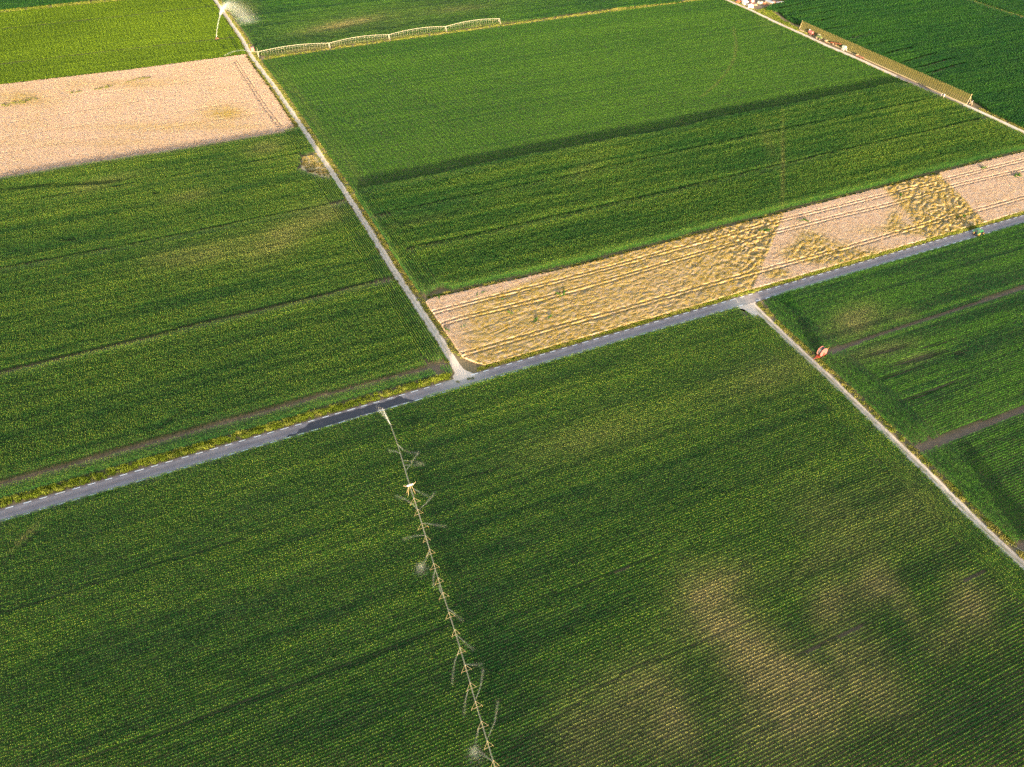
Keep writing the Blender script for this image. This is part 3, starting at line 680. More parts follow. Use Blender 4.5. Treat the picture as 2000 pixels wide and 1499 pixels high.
def chop(line, d0, d1, L=40):
    out = []
    for i in range(0, len(line)-1, L): out.append(band_poly(line[i:i+L+1], d0, d1)) if len(line[i:i+L+1]) > 2 else None
    return out
RD = resample(ROAD, 2.0)
mouths = [G([(882, 748), (872, 690), (890, 690), (940, 732)]), G([(1436, 610), (1478, 630), (1482, 584), (1450, 592)])]
strew('verge_grass', grass_set, chop(xcut(RD, -90, 900), HALF+.9, HALF+3.7), 2.2, 'bright yellow-green grass verge along the upper edge of the asphalt road beside the left corn', 'grass', 1.75, .55, .0, 31, keepout=mouths)
strew('verge_grass', grass_set, chop(xcut(RD, 905, 2100), HALF+.8, HALF+2.6), 2.2, 'yellow grass verge between the asphalt road and the golden wheat', 'grass', 1.4, .80, .25, 32, keepout=mouths)
strew('verge_grass', grass_set, chop(xcut(RD, -90, 2100), -HALF-1.3, -HALF-.7), 1.6, 'thin dark grass edge along the lower side of the asphalt road', 'grass', .6, .25, .25, 33, keepout=mouths)
def both(line, w, inn, out): return chop(line, w/2+inn, w/2+out)+chop(line, -w/2-out, -w/2-inn)
LTs, RTs, TTs = resample(LT, 2), resample(RT, 2), resample(TT, 2)
def one(line, w, inn, out, right):
    a, b = sides(line, w/2+inn), sides(line, w/2+out); k = 1 if right else 0
    A, B = a[k], b[k]; return [P2(A[i:i+41], B[i:i+41][::-1]) for i in range(0, len(A)-2, 40)]
strew('track_grass', grass_set, one(LTs, W_LT, -.1, 2.0, True)+one(cut(LTs, -40, 250), W_LT, -.1, 2.2, False)+one(cut(LTs, 250), W_LT, -.1, .7, False), 1.8, 'yellowish grass edging the left-hand gravel track', 'grass', .8, .62, .42, 34, keepout=mouths)
strew('track_grass', grass_set, one(RTs, W_RT, .3, 1.9, True)+one(RTs, W_RT, -.1, .4, False), 2.0, 'yellow-green grass edging the right-hand gravel track', 'grass', .9, .62, .35, 35, keepout=mouths)
strew('track_grass', grass_set, one(cut(TTs, -40, 70), W_TT, .2, 2.5, True)+one(cut(TTs, 212), W_TT, .2, 2.5, True)+one(TTs, W_TT, -.1, 1.0, False), 1.2, 'dry grass edging the far gravel track by the slatted wall', 'grass', .9, .5, .45, 36)
strew('meadow_grass', grass_set, [G([(1474, 22), (1500, 14), (1540, 8), (1560, -20), (1520, -20), (1545, 4), (1500, 17), (1512, 26), (1528, 40), (1548, 49), (1560, 55), (1556, 60)]), G([(1500, 16), (1540, 6), (1600, -6), (1570, -20), (1540, -10)])], 1.1, 'strip of lush grass between the far track and the tall dark field', 'grass', 1.2, .45, .05, 37)
strew('dry_grass', grass_set, [G([(590, 308), (613, 304.5), (627, 322), (641, 340), (642, 346), (625, 343), (600, 334), (590, 327)])], 1.0, 'small patch of dry straw-coloured grass beside the left-hand track', 'grass', 1.0, .7, .85, 38)
strew('path_grass', grass_set, one(resample(FT, 2), 3.2, .1, 1.6, False)+one(resample(FT, 2), 3.2, .1, 1.6, True), .8, 'grass edging the pale path at the far top right', 'grass', .9, .4, .4, 39)
strew('crop_edge_grass', grass_set, [P2(G([(836, 584), (960, 558), (1128, 521), (1296, 477), (1480, 430), (1688, 376.5), (1896, 323.5), (1997, 298.5)]), G([(1997, 296), (1896, 321), (1688, 374), (1480, 427), (1296, 474), (1128, 518), (960, 555), (834, 581)]))], 1.6, 'bright grassy fringe between the middle corn and the wheat strip', 'grass', 1.2, .6, .1, 40)
strew('crop_edge_grass', grass_set, [P2(G([(515, 118), (600, 105), (740, 85), (1000, 50), (1200, 23)]), G([(1200, 19), (1000, 46), (740, 81), (600, 101), (515, 113)])), P2(G([(1195, 24), (1300, 11), (1405, -3)]), G([(1405, -12), (1330, 4), (1195, 18)]))], .9, 'ragged yellowish fringe between the pivot field and the smooth soy', 'grass', 1.2, .55, .3, 41)

# ------------------------------------------------------------------ wheat
def wheat(name, poly, step, lodge, tram, label, z0=.72, seed=0, tint_fn=None, ripdir=R(40), dens=1.5):
    Q = rot2(poly, -ROW); b0, b1 = Q.min(0), Q.max(0)
    nu, nv = int((b1[0]-b0[0])/step)+2, int((b1[1]-b0[1])/step)+2
    U, V = np.meshgrid(b0[0]+np.arange(nu)*step, b0[1]+np.arange(nv)*step, indexing='ij')
    P = rot2(np.stack([U.ravel(), V.ravel()], 1), ROW)
    ins = inside(P, poly) & in_view(P, 80)
    def height(P):
        lg = np.clip(lodge(P), 0, 1)
        def rip(ang, lo, sh, s):
            W = rot2(P, -ang); wx = (fbm(P[:, 0]*.12, P[:, 1]*.12, s+5)-.5)*4
            return 1-np.abs(2*noise(W[:, 0]/lo+wx*.2, (W[:, 1]+wx)/sh, s)-1)
        qx = sstep(px(P)[:, 0], 1150, 1480)
        r1 = rip(ripdir, 4.2, 1.25, seed+1)*qx+rip(ROW+.10, 6.0, 1.0, seed+31)*(1-qx); r2 = rip(ripdir+.35, 2.6, 1.05, seed+2)*qx+rip(ROW+.45, 3.2, .95, seed+32)*(1-qx); r3 = rip(ROW, 14, 2.2, seed+8)
        mixn = fbm(P[:, 0]*.05, P[:, 1]*.05, seed+9)
        z = z0+(fbm(P[:, 0]*.3, P[:, 1]*.3, seed+3)-.5)*.07+(rng.random(len(P))-.5)*.04
        z = z+lg*((r1*.6+r2*.4-.62)*(.50+.45*qx)*np.clip(.35+mixn*1.2, 0, 1.2)-.02)+(1-lg)*(r3-.6)*.05
        for line, hw in tram:
            z = z-.68*np.exp(-(seg_dist(P, line)/hw)**4)
        return np.clip(z, .04, 1.5), lg
    z, lg = height(P)
    idx = -np.ones(nu*nv, int); idx[ins] = np.arange(ins.sum())
    I = idx.reshape(nu, nv); q = np.stack([I[:-1, :-1], I[1:, :-1], I[1:, 1:], I[:-1, 1:]], -1).reshape(-1, 4); q = q[(q >= 0).all(1)]
    Vv = np.c_[P, z][ins]; lgv = lg[ins]
    # skirt down to the soil along the outline
    from collections import Counter
    ed = np.concatenate([q[:, [0, 1]], q[:, [1, 2]], q[:, [2, 3]], q[:, [3, 0]]]); key = Counter(map(tuple, np.sort(ed, 1)))
    out = [e_ for e_ in ed if key[tuple(sorted(e_))] == 1]; n0 = len(Vv); low = {}; ex = []; fx = []
    for a, b in out:
        for k in (a, b):
            if k not in low: low[k] = n0+len(ex); ex.append((Vv[k][0], Vv[k][1], 0.0))
        fx.append((b, a, low[a], low[b]))
    Vv = np.r_[Vv, np.array(ex)]; lgv = np.r_[lgv, np.zeros(len(ex))]
    o = mesh_obj(name, Vv, np.r_[q, np.array(fx)], M['wheat_base'], smooth_=True)
    a = o.data.attributes.new('lodged', 'FLOAT', 'POINT'); a.data.foreach_set('value', np.clip(lgv*1.6, 0, 1).astype(np.float32))
    tag(o, label, 'wheat field', kind='stuff')
    n = int(((poly.max(0)-poly.min(0)).prod())*dens); T = poly.min(0)+rng.random((n, 2))*(poly.max(0)-poly.min(0)); T = T[inside(T, poly) & in_view(T, 60)]
    zt, lt = height(T); ok = zt > .35; T, zt, lt = T[ok], zt[ok], lt[ok]; n = len(T)
    lt = np.clip(lt*1.6, 0, 1); f = fbm(T[:, 0]*.05, T[:, 1]*.05, seed+20); s = .75+.5*rng.random(n)
    tint = np.clip(.75-lt*.75+(f-.5)*.5, 0, 1); dry = np.clip((1-lt)*.8+(f-.5)*.6, 0, 1)
    e_ = make_field(name+'_ears', wheat_set, T, rng.random(n)*6.28, np.stack([s, s, (.55-.05*lt)*(.7+.6*rng.random(n))], 1), rng.integers(0, 6, n), tint, dry, None, None, zt-.05)
    e_.parent = o
    return o, height
F_poly = P2(G([(842, 586), (960, 559.5), (1128, 522.5), (1296, 478.5), (1480, 431), (1688, 377.5), (1896, 324.5), (1997, 299.5), (2090, 277)]), xcut(offset(ROAD, HALF+2.2), 925, 2100)[::-1], cut(sides(LT, W_LT/2+1.8)[1], 588, 715)[::-1])
def pairs(pts, w=.46, gap=1.0):
    L = smooth(G(pts), 4, 1); return [(offset(L, gap), w), (offset(L, -gap), w)]
tramF = pairs([(843, 615), (870, 608), (954, 586), (1095, 551.5), (1198, 524), (1350, 482), (1480, 444.6), (1688, 394), (1870, 348), (1997, 316), (2050, 302)])+pairs([(858, 639), (897, 626), (1053, 589), (1198, 549), (1340, 506), (1480, 466), (1636, 426), (1740, 402), (1870, 364), (1997, 335), (2050, 321)])+pairs([(904, 696), (1011, 665), (1116, 634.5), (1198, 613), (1400, 556), (1640, 491), (1850, 430), (1998, 389), (2050, 374)])
def lodge_F(P):
    q = px(P); x, y = q[:, 0], q[:, 1]; nz = fbm(P[:, 0]*.07, P[:, 1]*.07, 77)
    edge1 = 1484+(528-y)*.42                                    # the clean right border of the big flattened part
    left = (1-sstep(x, edge1-2, edge1+4))*sstep(y+(x-870)*.245+24*sstep(x, 930, 1200), 592, 616)*sstep(x, 850, 1000)
    edge3 = 1845+(y-355)*.95; edge3a = 1735+(y-385)*.9
    r3 = sstep(x, edge3a-10, edge3a+25)*(1-sstep(x, edge3-4, edge3+4))
    low = np.exp(-(((x-1640)/95)**2+((y-503)/16)**2))*1.0+np.exp(-(((x-1800)/110)**2+((y-452)/11)**2))*.9+np.exp(-(((x-1515)/25)**2+((y-537)/11)**2))+np.exp(-(((x-1585)/26)**2+((y-470)/22)**2))*.9+np.exp(-(((x-1560)/30)**2+((y-495)/14)**2))*.8+np.exp(-(((x-1745)/16)**2+((y-430)/22)**2))*.8+np.exp(-(((x-1620)/60)**2+((y-480)/12)**2))*.5
    return np.clip(left*(.86+.3*nz)+r3*(.8+.4*nz)+low*(.3+1.2*nz), 0, 1)
wheat('wheat_field', F_poly, .27, lodge_F, tramF, 'golden wheat strip along the asphalt road, partly flattened into ripples', seed=5, ripdir=R(52))
G_top = G([(-90, 178), (0, 168), (250, 139), (478, 109), (484, 110)])
ltLg = sides(LT, W_LT/2+2.4)[0]
G_poly = P2(G_top, cut(ltLg, 112, 250), G([(572, 259), (557, 262), (308, 303), (168, 325), (0, 354), (-90, 374)]))
tramG = pairs([(459, 120), (472, 140), (500, 184), (520, 214), (548, 250)], .5, .9)
for yy in ((0, 245, 500, 163), (0, 272, 500, 198), (0, 302, 520, 222), (0, 212, 480, 146)):
    tramG.append((smooth(G([(yy[0]-60, yy[1]+9), (yy[0], yy[1]), (yy[2], yy[3])]), 4, 1), .3))
def lodge_G(P):
    q = px(P); x, y = q[:, 0], q[:, 1]; nz = fbm(P[:, 0]*.05, P[:, 1]*.09, 47)
    v = np.exp(-(((x-440)/50)**2+((y-222)/22)**2))*.48+np.exp(-(((x-30)/60)**2+((y-195)/16)**2))*.55+np.exp(-(((x-240)/120)**2+((y-165)/10)**2))*.35+np.exp(-(((x-330)/220)**2+((y-250)/8)**2))*.28+np.exp(-(((x-180)/200)**2+((y-283)/8)**2))*.22
    return np.clip(v*(.5+1.0*nz), 0, .8)
wheat('wheat_field', G_poly, .7, lodge_G, tramG, 'pale pinkish ripe wheat field left of the track, below the lime-green crop', seed=15, dens=2.2)
# weeds growing through the wheat
weeds = [(870, 651, 4, 3), (908, 640, 4, 6), (916, 647, 7, 2), (904, 634, 5, 2), (1633, 514, 12, 3.5), (1215, 512, 4, 2), (1042, 630, 9, 2.5), (1076, 622, 7, 2.5), (970, 594, 5, 1.5), (981, 589, 6, 1.5), (1010, 611, 14, 1.5), (864, 602, 4, 2), (850, 586, 6, 1.5), (1100, 577, 10, 1.5), (934, 578, 4, 1.5), (947, 575, 3, 2), (1575, 432, 12, 2), (1880, 425, 20, 2), (35, 204, 26, 3), (60, 198, 20, 2), (145, 184, 12, 2), (205, 174, 16, 2), (270, 158, 20, 2), (1750, 385, 16, 1.5), (1500, 452, 16, 1.5), (1920, 330, 5, 4), (1985, 345, 6, 5)]
wpoly = [np.array([g(x+rx*1.1*math.cos(t)*(1+.3*math.sin(3*t+x)), y+ry*1.1*math.sin(t)-rx*.24*math.cos(t)) for t in np.linspace(0, 6.28, 14)[:-1]]) for x, y, rx, ry in weeds]
strew('weeds', soy_set, [p for p, q in zip(wpoly, weeds) if q[0] > 600], .5, 'dark green weeds growing in clumps through the golden wheat strip', 'weeds', 1.5, .15, .1, 51)
strew('weeds', grass_set, [p for p, q in zip(wpoly, weeds) if q[0] < 600], .9, 'sparse olive weeds growing in the pale wheat field', 'weeds', 2.2, .15, .35, 52)

# ------------------------------------------------------------------ the long slatted wall at the top right
def at(x, y, z=0.0): p = g(x, y, z); return Vector((p[0], p[1], z))
wa, wb = g(1561.5, 58), g(1887.6, 204.5); wlen = float(np.linalg.norm(wb-wa)); wang = math.atan2(*(wb-wa)[::-1])
wall = empty('slatted_wall', (wa[0], wa[1], 0), wang, label='very long pale slatted timber wall beside the far gravel track', cat='wall')
WH, LEAN = 5.4, 1.1          # leans away from the track (local +y)
rw = random.Random(3)
npan = 15; pw = wlen/npan
for k in range(npan):
    mb = MB(); x = k*pw
    nsl = int(pw/.34)
    for i in range(nsl):
        xx = x+(i+.5)*pw/nsl; hh = WH+rw.uniform(-.18, .22); t = hh/WH
        mb.add([(xx-.10, 0, .1), (xx+.10, 0, .1), (xx+.10+rw.uniform(-.03, .03), LEAN*t, hh), (xx-.10, LEAN*t, hh), (xx-.10, .05, .1), (xx+.10, .05, .1), (xx+.10, LEAN*t+.05, hh), (xx-.10, LEAN*t+.05, hh)],
               [(0, 1, 2, 3), (5, 4, 7, 6), (0, 3, 7, 4), (1, 5, 6, 2), (3, 2, 6, 7)])
    mb.build('slat_panel', M['wood'], wall)
npost = int(wlen/1.55)
for part in range(3):
    pass
for i in range(0, 98):
    xx = i*wlen/97; hh = WH+.25+rw.uniform(-.12, .25); mb = MB()
    mb.cyl((xx, -.10, 0), (xx, LEAN*hh/WH-.10, hh), .09, .07, 6); mb.build('post', M['wood'], wall)
mb = MB(); mb.box((wlen/2, -.45, .22), (wlen, .35, .44), bev=.05); mb.build('base_rail', M['wood_pale'], wall)
for zz in (1.9, 3.6, 5.0):
    mb = MB(); mb.box((wlen/2, LEAN*zz/WH+.12, zz), (wlen, .12, .16)); mb.build('rail', M['wood'], wall)
for xx in (-.1, wlen+.1):
    mb = MB(); mb.cyl((xx, -.2, 0), (xx, LEAN+.05, WH+.5), .16, .13, 8); mb.cyl((xx, 2.8, 0), (xx, LEAN*.85, WH*.85), .11, n=6); mb.build('end_post', M['wood_pale'], wall)
for i in range(16):
    xx = i*wlen/15; mb = MB(); mb.cyl((xx, 3.0, 0), (xx, LEAN*.8+.2, WH*.8), .10, .08, 6); mb.build('brace', M['wood'], wall)

# ------------------------------------------------------------------ machines
def wheel(parent, c, r, wd, rim_mat, axis=(0, 1, 0), rim=.62, name='wheel'):
    c = Vector(c); ax = Vector(axis)
    mb = MB(); mb.lathe(c-ax*wd/2, axis, [(0, r*.72), (0, r*.92), (wd*.15, r), (wd*.85, r), (wd, r*.92), (wd, r*.72)], 20)
    w_ = mb.build(name, M['tyre'], parent)
    mb = MB(); mb.lathe(c-ax*(wd/2+.02), axis, [(0, r*.18), (.01, r*rim), (wd+.03, r*rim), (wd+.04, r*.18)], 16); mb.build('rim', rim_mat, w_)
    return w_
def hose_reel(label, loc, rz, disc, body, group=None, s=1.0, gun=True):
    """two big discs with the black hose coiled between them on a two-wheeled chassis; x runs along the hose"""
    t = empty('hose_reel', (loc[0], loc[1], 0), rz, label=label, cat='hose reel', group=group); t.scale = (s, s, s)
    zc, rd, hw = 2.35, 1.72, .72
    mb = MB(); mb.lathe((0, -hw+.08, zc), (0, 1, 0), [(0, 1.25), (.02, 1.38), (2*hw-.18, 1.38), (2*hw-.16, 1.25)], 28)
    for k in range(7): mb.lathe((0, -hw+.12+k*.19, zc), (0, 1, 0), [(0, 1.38), (.06, 1.44), (.13, 1.44), (.18, 1.38)], 28)
    mb.build('hose_coil', M['hose'], t)
    for sgn in (-1, 1):
        mb = MB(); mb.lathe((0, sgn*hw-.04, zc), (0, 1, 0), [(0, rd-.06), (0, rd), (.08, rd), (.08, rd-.06)], 28)
        for k in range(8):
            a = k*math.pi/4; mb.box((math.cos(a)*rd*.5, sgn*(hw+.06), zc+math.sin(a)*rd*.5), (rd*.95, .06, .12), ry=-a)
        mb.lathe((0, sgn*hw-.12, zc), (0, 1, 0), [(0, .3), (.24, .3)], 14)
        mb.build('drum_disc', disc, t)
    mb = MB(); mb.box((.1, 0, .75), (3.9, 1.25, .22), bev=.04); mb.box((0, .95, 1.5), (.3, .16, 1.8)); mb.box((0, -.95, 1.5), (.3, .16, 1.8)); mb.box((1.9, 0, 1.25), (.5, .9, 1.1), bev=.06); mb.box((-1.5, 0, .95), (.7, .8, .3))
    for sy in (-.55, .55): mb.cyl((1.9, sy, .7), (2.7, sy*1.5, .05), .06, n=6)
    mb.build('chassis', body, t)
    mb = MB(); mb.cyl((-1.9, .35, .7), (-3.3, 0, .5), .08, n=8); mb.cyl((-1.9, -.35, .7), (-3.3, 0, .5), .08, n=8); mb.lathe((-3.3, 0, .45), (0, 0, 1), [(0, .12), (.1, .16)], 10); mb.build('drawbar', body, t)
    for sgn in (-1, 1): wheel(t, (-.35, sgn*1.12, .52), .52, .32, body)
    if gun:
        mb = MB(); mb.cyl((2.2, 0, 1.0), (2.5, 0, 2.3), .07, n=8); mb.cyl((2.5, 0, 2.3), (3.4, .15, 2.9), .06, .04, 8); mb.cyl((2.3, .5, .6), (2.9, .8, 1.9), .05, n=6); mb.build('gun_mast', M['yellow'], t)
    return t
rl = g(1602.5, 697.5)
hose_reel('faded red hose reel with black coil at the end of a brown lane', rl, ROW+R(6), M['pink'], M['red'], 'hose reels')
rl2 = g(1838.5, 196)
hose_reel('pinkish white hose reel with red rim near the right end of the slatted wall', rl2, ROW+R(28), M['white'], M['orange'], 'hose reels', .92, True)

def tractor(label, loc, rz, body, rimm, roof, cabmat, s=1.0, cab=True):
    t = empty('tractor', (loc[0], loc[1], loc[2] if len(loc) > 2 else 0), rz, label=label, cat='tractor'); t.scale = (s, s, s)
    mb = MB(); mb.box((1.05, 0, 1.42), (2.1, .86, .78), bev=.12, top=(.94, .84)); mb.box((2.14, 0, 1.28), (.14, .78, .62), bev=.04); mb.build('hood', body, t)
    mb = MB(); mb.box((.5, 0, .86), (3.2, .62, .42), bev=.06); mb.box((1.75, 0, .66), (.28, 1.5, .2)); mb.box((-.8, 0, .88), (.36, 1.5, .28)); mb.box((2.35, 0, .9), (.3, .7, .5), bev=.05); mb.build('chassis', M['tyre'], t)
    mb = MB(); mb.cyl((.95, .3, 1.8), (.95, .3, 2.6), .06, n=8); mb.build('exhaust', M['steel'], t)
    if cab:
        mb = MB(); mb.box((-.72, 0, 1.95), (1.35, 1.35, 1.3), bev=.08, top=(.92, .88)); cb = mb.build('cab', M['glass'], t)
        mb = MB(); mb.box((-.72, 0, 2.70), (1.5, 1.45, .18), bev=.08); mb.build('roof', roof, cb)
        for sx in (-1.33, -.1):
            for sy in (-.64, .64): mb = MB(); mb.cyl((sx, sy, 1.3), (sx*.97-.02, sy*.92, 2.62), .05, n=6); mb.build('pillar', cabmat, cb)
    else:
        mb = MB(); mb.box((-.8, 0, 1.45), (.5, .5, .15), bev=.05); mb.box((-1.05, 0, 1.75), (.12, .5, .5), bev=.04); mb.build('seat', M['tyre'], t)
        mb = MB(); mb.cyl((-1.2, -.5, 1.2), (-1.2, -.5, 2.5), .05, n=6); mb.cyl((-1.2, .5, 1.2), (-1.2, .5, 2.5), .05, n=6); mb.cyl((-1.2, -.5, 2.5), (-1.2, .5, 2.5), .05, n=6); mb.build('roll_bar', body, t)
    for sy in (-.98, .98):
        wheel(t, (-.8, sy, .92), .92, .5, rimm, rim=.66)
        mb = MB(); n = 10; P = []; F = []
        for i in range(n+1):
            a = R(25+i*13.0)
            for rr in (.98, 1.04):
                for dy in (-.27, .27): P.append((-.8+math.cos(a)*rr, sy+dy, .92+math.sin(a)*rr))
        for i in range(n):
            b = i*4; F += [(b, b+1, b+5, b+4), (b+2, b+6, b+7, b+3), (b, b+4, b+6, b+2), (b+1, b+3, b+7, b+5)]
        mb.add(P, F); mb.build('fender', body, t)
        wheel(t, (1.75, sy*.92, .66), .66, .4, rimm, rim=.66)
    for sy in (-.28, .28): mb = MB(); mb.lathe((2.2, sy, 1.36), (1, 0, 0), [(0, .1), (.05, .09)], 10); mb.build('headlight', M['white'], t)
    return t
gt = g(1908.5, 459.5)
tractor('green tractor with yellow wheels driving along the asphalt road', (gt[0], gt[1], .012), ROW, M['green'], M['yellow'], M['green'], M['green'], 1.12)
def along(px_, py_, dz=0): p = g(px_, py_); return (p[0], p[1], dz)
t = empty('slurry_tanker', along(1583, 68.5), wang, label='red slurry tanker with a white hatch parked at the left end of the slatted wall', cat='tanker')
mb = MB(); mb.lathe((-2.4, 0, 1.75), (1, 0, 0), [(0, .35), (.22, .85), (.5, 1.02), (4.3, 1.02), (4.6, .85), (4.8, .35)], 22); mb.build('tank', M['pink'], t)
mb = MB()
for k in range(3): mb.lathe((-1.6+k*1.6, 0, 1.75), (1, 0, 0), [(0, 1.03), (.0, 1.07), (.14, 1.07), (.14, 1.03)], 22)
mb.build('tank_band', M['red'], t)
mb = MB(); mb.box((.2, 0, .75), (5.2, .8, .2), bev=.03); mb.cyl((-2.4, .3, .75), (-4.1, 0, .6), .08, n=6); mb.cyl((-2.4, -.3, .75), (-4.1, 0, .6), .08, n=6); mb.cyl((-3.9, 0, .6), (-3.9, 0, 0), .06, n=6); mb.build('chassis', M['red'], t)
mb = MB(); mb.lathe((-1.9, 0, 2.7), (0, 0, 1), [(0, .38), (.45, .38), (.5, .3)], 14); mb.build('hatch', M['white'], t)
mb = MB(); mb.cyl((2.3, 0, 1.4), (2.9, 0, 1.2), .14, n=10); mb.box((2.95, 0, 1.05), (.12, .8, .5), rz=0); mb.build('spreader_plate', M['pink'], t)
for sx in (.2, 1.45):
    for sy in (-1.0, 1.0): wheel(t, (sx, sy, .58), .58, .42, M['pink'])
g2 = along(1599, 77.5)
tractor('small green tractor with cream wheels parked by the slatted wall between tanker and conveyor', g2, wang, M['limep'], M['cream'], M['cream'], M['limep'], 1.15)
t = empty('spreader', along(1612.5, 83.5), wang, label='small cream hopper spreader standing just right of the parked tractor', cat='spreader')
mb = MB(); mb.box((0, 0, 1.25), (1.1, 1.3, .8), bev=.05, top=(1.35, 1.25)); mb.build('hopper', M['cream'], t)
mb = MB(); mb.box((0, 0, .62), (1.4, .9, .16)); mb.cyl((-.7, 0, .62), (-1.6, 0, .5), .07, n=6); mb.lathe((.7, 0, .42), (0, 0, 1), [(0, .35), (.08, .35)], 14); mb.build('frame', M['rust'], t)
for sy in (-.7, .7): wheel(t, (0, sy, .42), .42, .22, M['cream'])
t = empty('conveyor', along(1631, 90.5), wang-R(2), label='long rust-red conveyor belt machine raised at its right end in front of the slatted wall', cat='conveyor')
mb = MB(); mb.box((.3, 0, 2.0), (9.0, .85, .34), ry=-R(8)); mb.box((.3, .46, 2.16), (9.0, .06, .3), ry=-R(8)); mb.box((.3, -.46, 2.16), (9.0, .06, .3), ry=-R(8)); mb.build('boom', M['orange'], t)
mb = MB(); mb.box((.3, 0, 2.19), (8.8, .74, .03), ry=-R(8)); mb.build('belt', M['hose'], t)
mb = MB(); mb.box((-.8, 0, .75), (3.4, .9, .2)); mb.cyl((-.2, .4, .8), (1.6, .4, 2.1), .07, n=6); mb.cyl((-.2, -.4, .8), (1.6, -.4, 2.1), .07, n=6); mb.cyl((-2, .4, .8), (-2.6, .3, 1.6), .06, n=6); mb.cyl((-2, -.4, .8), (-2.6, -.3, 1.6), .06, n=6); mb.build('frame', M['rust'], t)
mb = MB(); mb.box((-3.9, 0, 1.2), (1.3, 1.4, .7), bev=.05, top=(1.3, 1.3)); mb.build('feed_hopper', M['orange'], t)
mb = MB(); mb.box((-1.6, -.75, 1.1), (.8, .5, .55), bev=.06); mb.build('motor', M['cream'], t)
for sx in (-1.5, .3):
    for sy in (-.75, .75): wheel(t, (sx, sy, .5), .5, .26, M['cream'])
t = empty('seed_drill', along(1647.5, 98.5), wang, label='pale mint-white seed machine with pointed legs in front of the slatted wall', cat='seed drill')
mb = MB(); mb.box((0, 0, 2.15), (2.7, 1.6, 1.0), bev=.08, top=(1.05, 1.1)); mb.box((0, .2, 2.72), (2.5, 1.2, .14), bev=.05); mb.build('hopper', M['mint'], t)
mb = MB(); mb.box((0, 0, 1.4), (3.0, 1.1, .22)); mb.box((1.95, .1, 1.75), (1.2, .5, .4), ry=-R(18), bev=.06); mb.build('frame', M['mint'], t)
for sx in (-1.25, -.4, .45, 1.3):
    mb = MB(); mb.cyl((sx, -.2, 1.35), (sx+.12, -.95, .1), .10, .04, 6); mb.cyl((sx, -.95, .32), (sx+.3, -1.05, .02), .07, .03, 6); mb.build('coulter', M['white'], t)
for sx in (-1.5, 1.5): wheel(t, (sx, .75, .55), .55, .28, M['white'], axis=(1, 0, 0))
t = empty('flatbed_trailer', along(1679, 113.5), wang, label='low brownish flatbed trailer parked before the slatted wall right of the mint-white machine', cat='trailer')
mb = MB(); mb.box((0, 0, .95), (5.4, 2.0, .14)); mb.box((-2.65, 0, 1.25), (.08, 2.0, .6)); mb.build('deck', M['darkgravel'] if False else M['rust'], t)
mb = MB(); mb.box((0, .5, .78), (5.2, .14, .2)); mb.box((0, -.5, .78), (5.2, .14, .2)); mb.cyl((2.6, 0, .75), (4.3, 0, .5), .08, n=6); mb.build('frame', M['orange'], t)
for sx in (-1.7, 1.7):
    for sy in (-.95, .95): wheel(t, (sx, sy, .42), .42, .24, M['orange'])
t = empty('concrete_block', along(1565.2, 61.5), wang, label='low pale concrete block row at the left foot of the slatted wall', cat='block')
mb = MB()
for k in range(3): mb.box((-1.2+k*1.22, 0, .4), (1.15, .7, .8-.1*k), bev=.05)
mb.build('block_row', M['cream'], t)
def gun_cart(label, loc, rz, body, s=1.0):
    t = empty('sprinkler_cart', (loc[0], loc[1], 0), rz, label=label, cat='sprinkler cart'); t.scale = (s, s, s)
    mb = MB(); mb.box((0, 0, .6), (1.5, .25, .14)); mb.box((-.6, 0, .6), (.16, 1.7, .14))
    for p in ((.75, 0), (-.6, .85), (-.6, -.85)): mb.cyl((p[0]*.9, p[1]*.9, .6), (0, 0, 1.6), .05, n=6); mb.cyl((p[0], p[1], .6), (p[0], p[1], .35), .05, n=6)
    mb.build('frame', body, t)
    for p in ((.75, 0), (-.6, .85), (-.6, -.85)): wheel(t, (p[0], p[1], .36), .36, .16, body)
    mb = MB(); mb.cyl((0, 0, 1.4), (0, 0, 1.95), .09, n=8); mb.cyl((0, 0, 1.9), (.9, .25, 2.35), .08, .05, 8); mb.lathe((0, 0, 1.35), (0, 0, 1), [(0, .22), (.2, .22)], 12); mb.build('gun', M['white'], t)
    return t
gun_cart('small cream sprinkler cart standing past the right end of the slatted wall', g(1896.5, 205), ROW, M['cream'], 1.0)
GUN = g(424, 77)
gun_cart('small orange and white sprinkler gun cart throwing the tall jet in the lime-green field', GUN, R(20), M['orange'], 1.1)
t = empty('pump_cabinet', (*g(493.8, 100.6), 0), ROW, label='small pinkish red cabinet beside the left-hand track at the foot of the pivot', cat='cabinet')
mb = MB(); mb.box((0, 0, 1.35), (2.1, 1.7, 2.5), bev=.05); mb.build('body', M['pink'], t)
mb = MB(); mb.box((0, 0, 2.66), (2.3, 1.9, .14), bev=.03); mb.build('roof', M['red'], t)
mb = MB(); mb.box((.1, -.87, 1.25), (.9, .05, 1.9), bev=.01); d_ = mb.build('door', M['pink'], t); mb = MB(); mb.box((.42, -.92, 1.3), (.05, .06, .3)); mb.build('handle', M['steel'], d_)
mb = MB(); mb.box((0, 0, .06), (2.4, 2.0, .12)); mb.build('plinth', M['cream'], t)
t = empty('marker_stone', (*g(1572.5, 710), 0), RTang, label='small white marker stone on the left edge of the right-hand gravel track', cat='marker stone')
mb = MB(); mb.box((0, 0, .35), (.8, .45, .7), bev=.12, top=(.8, .7)); mb.build('stone', M['white'], t)
t = empty('irrigation_pipe', (*g(1988, 1072), 0), RTang+R(20), label='grey pipe lying at the mouth of the lowest brown lane right of the track', cat='pipe')
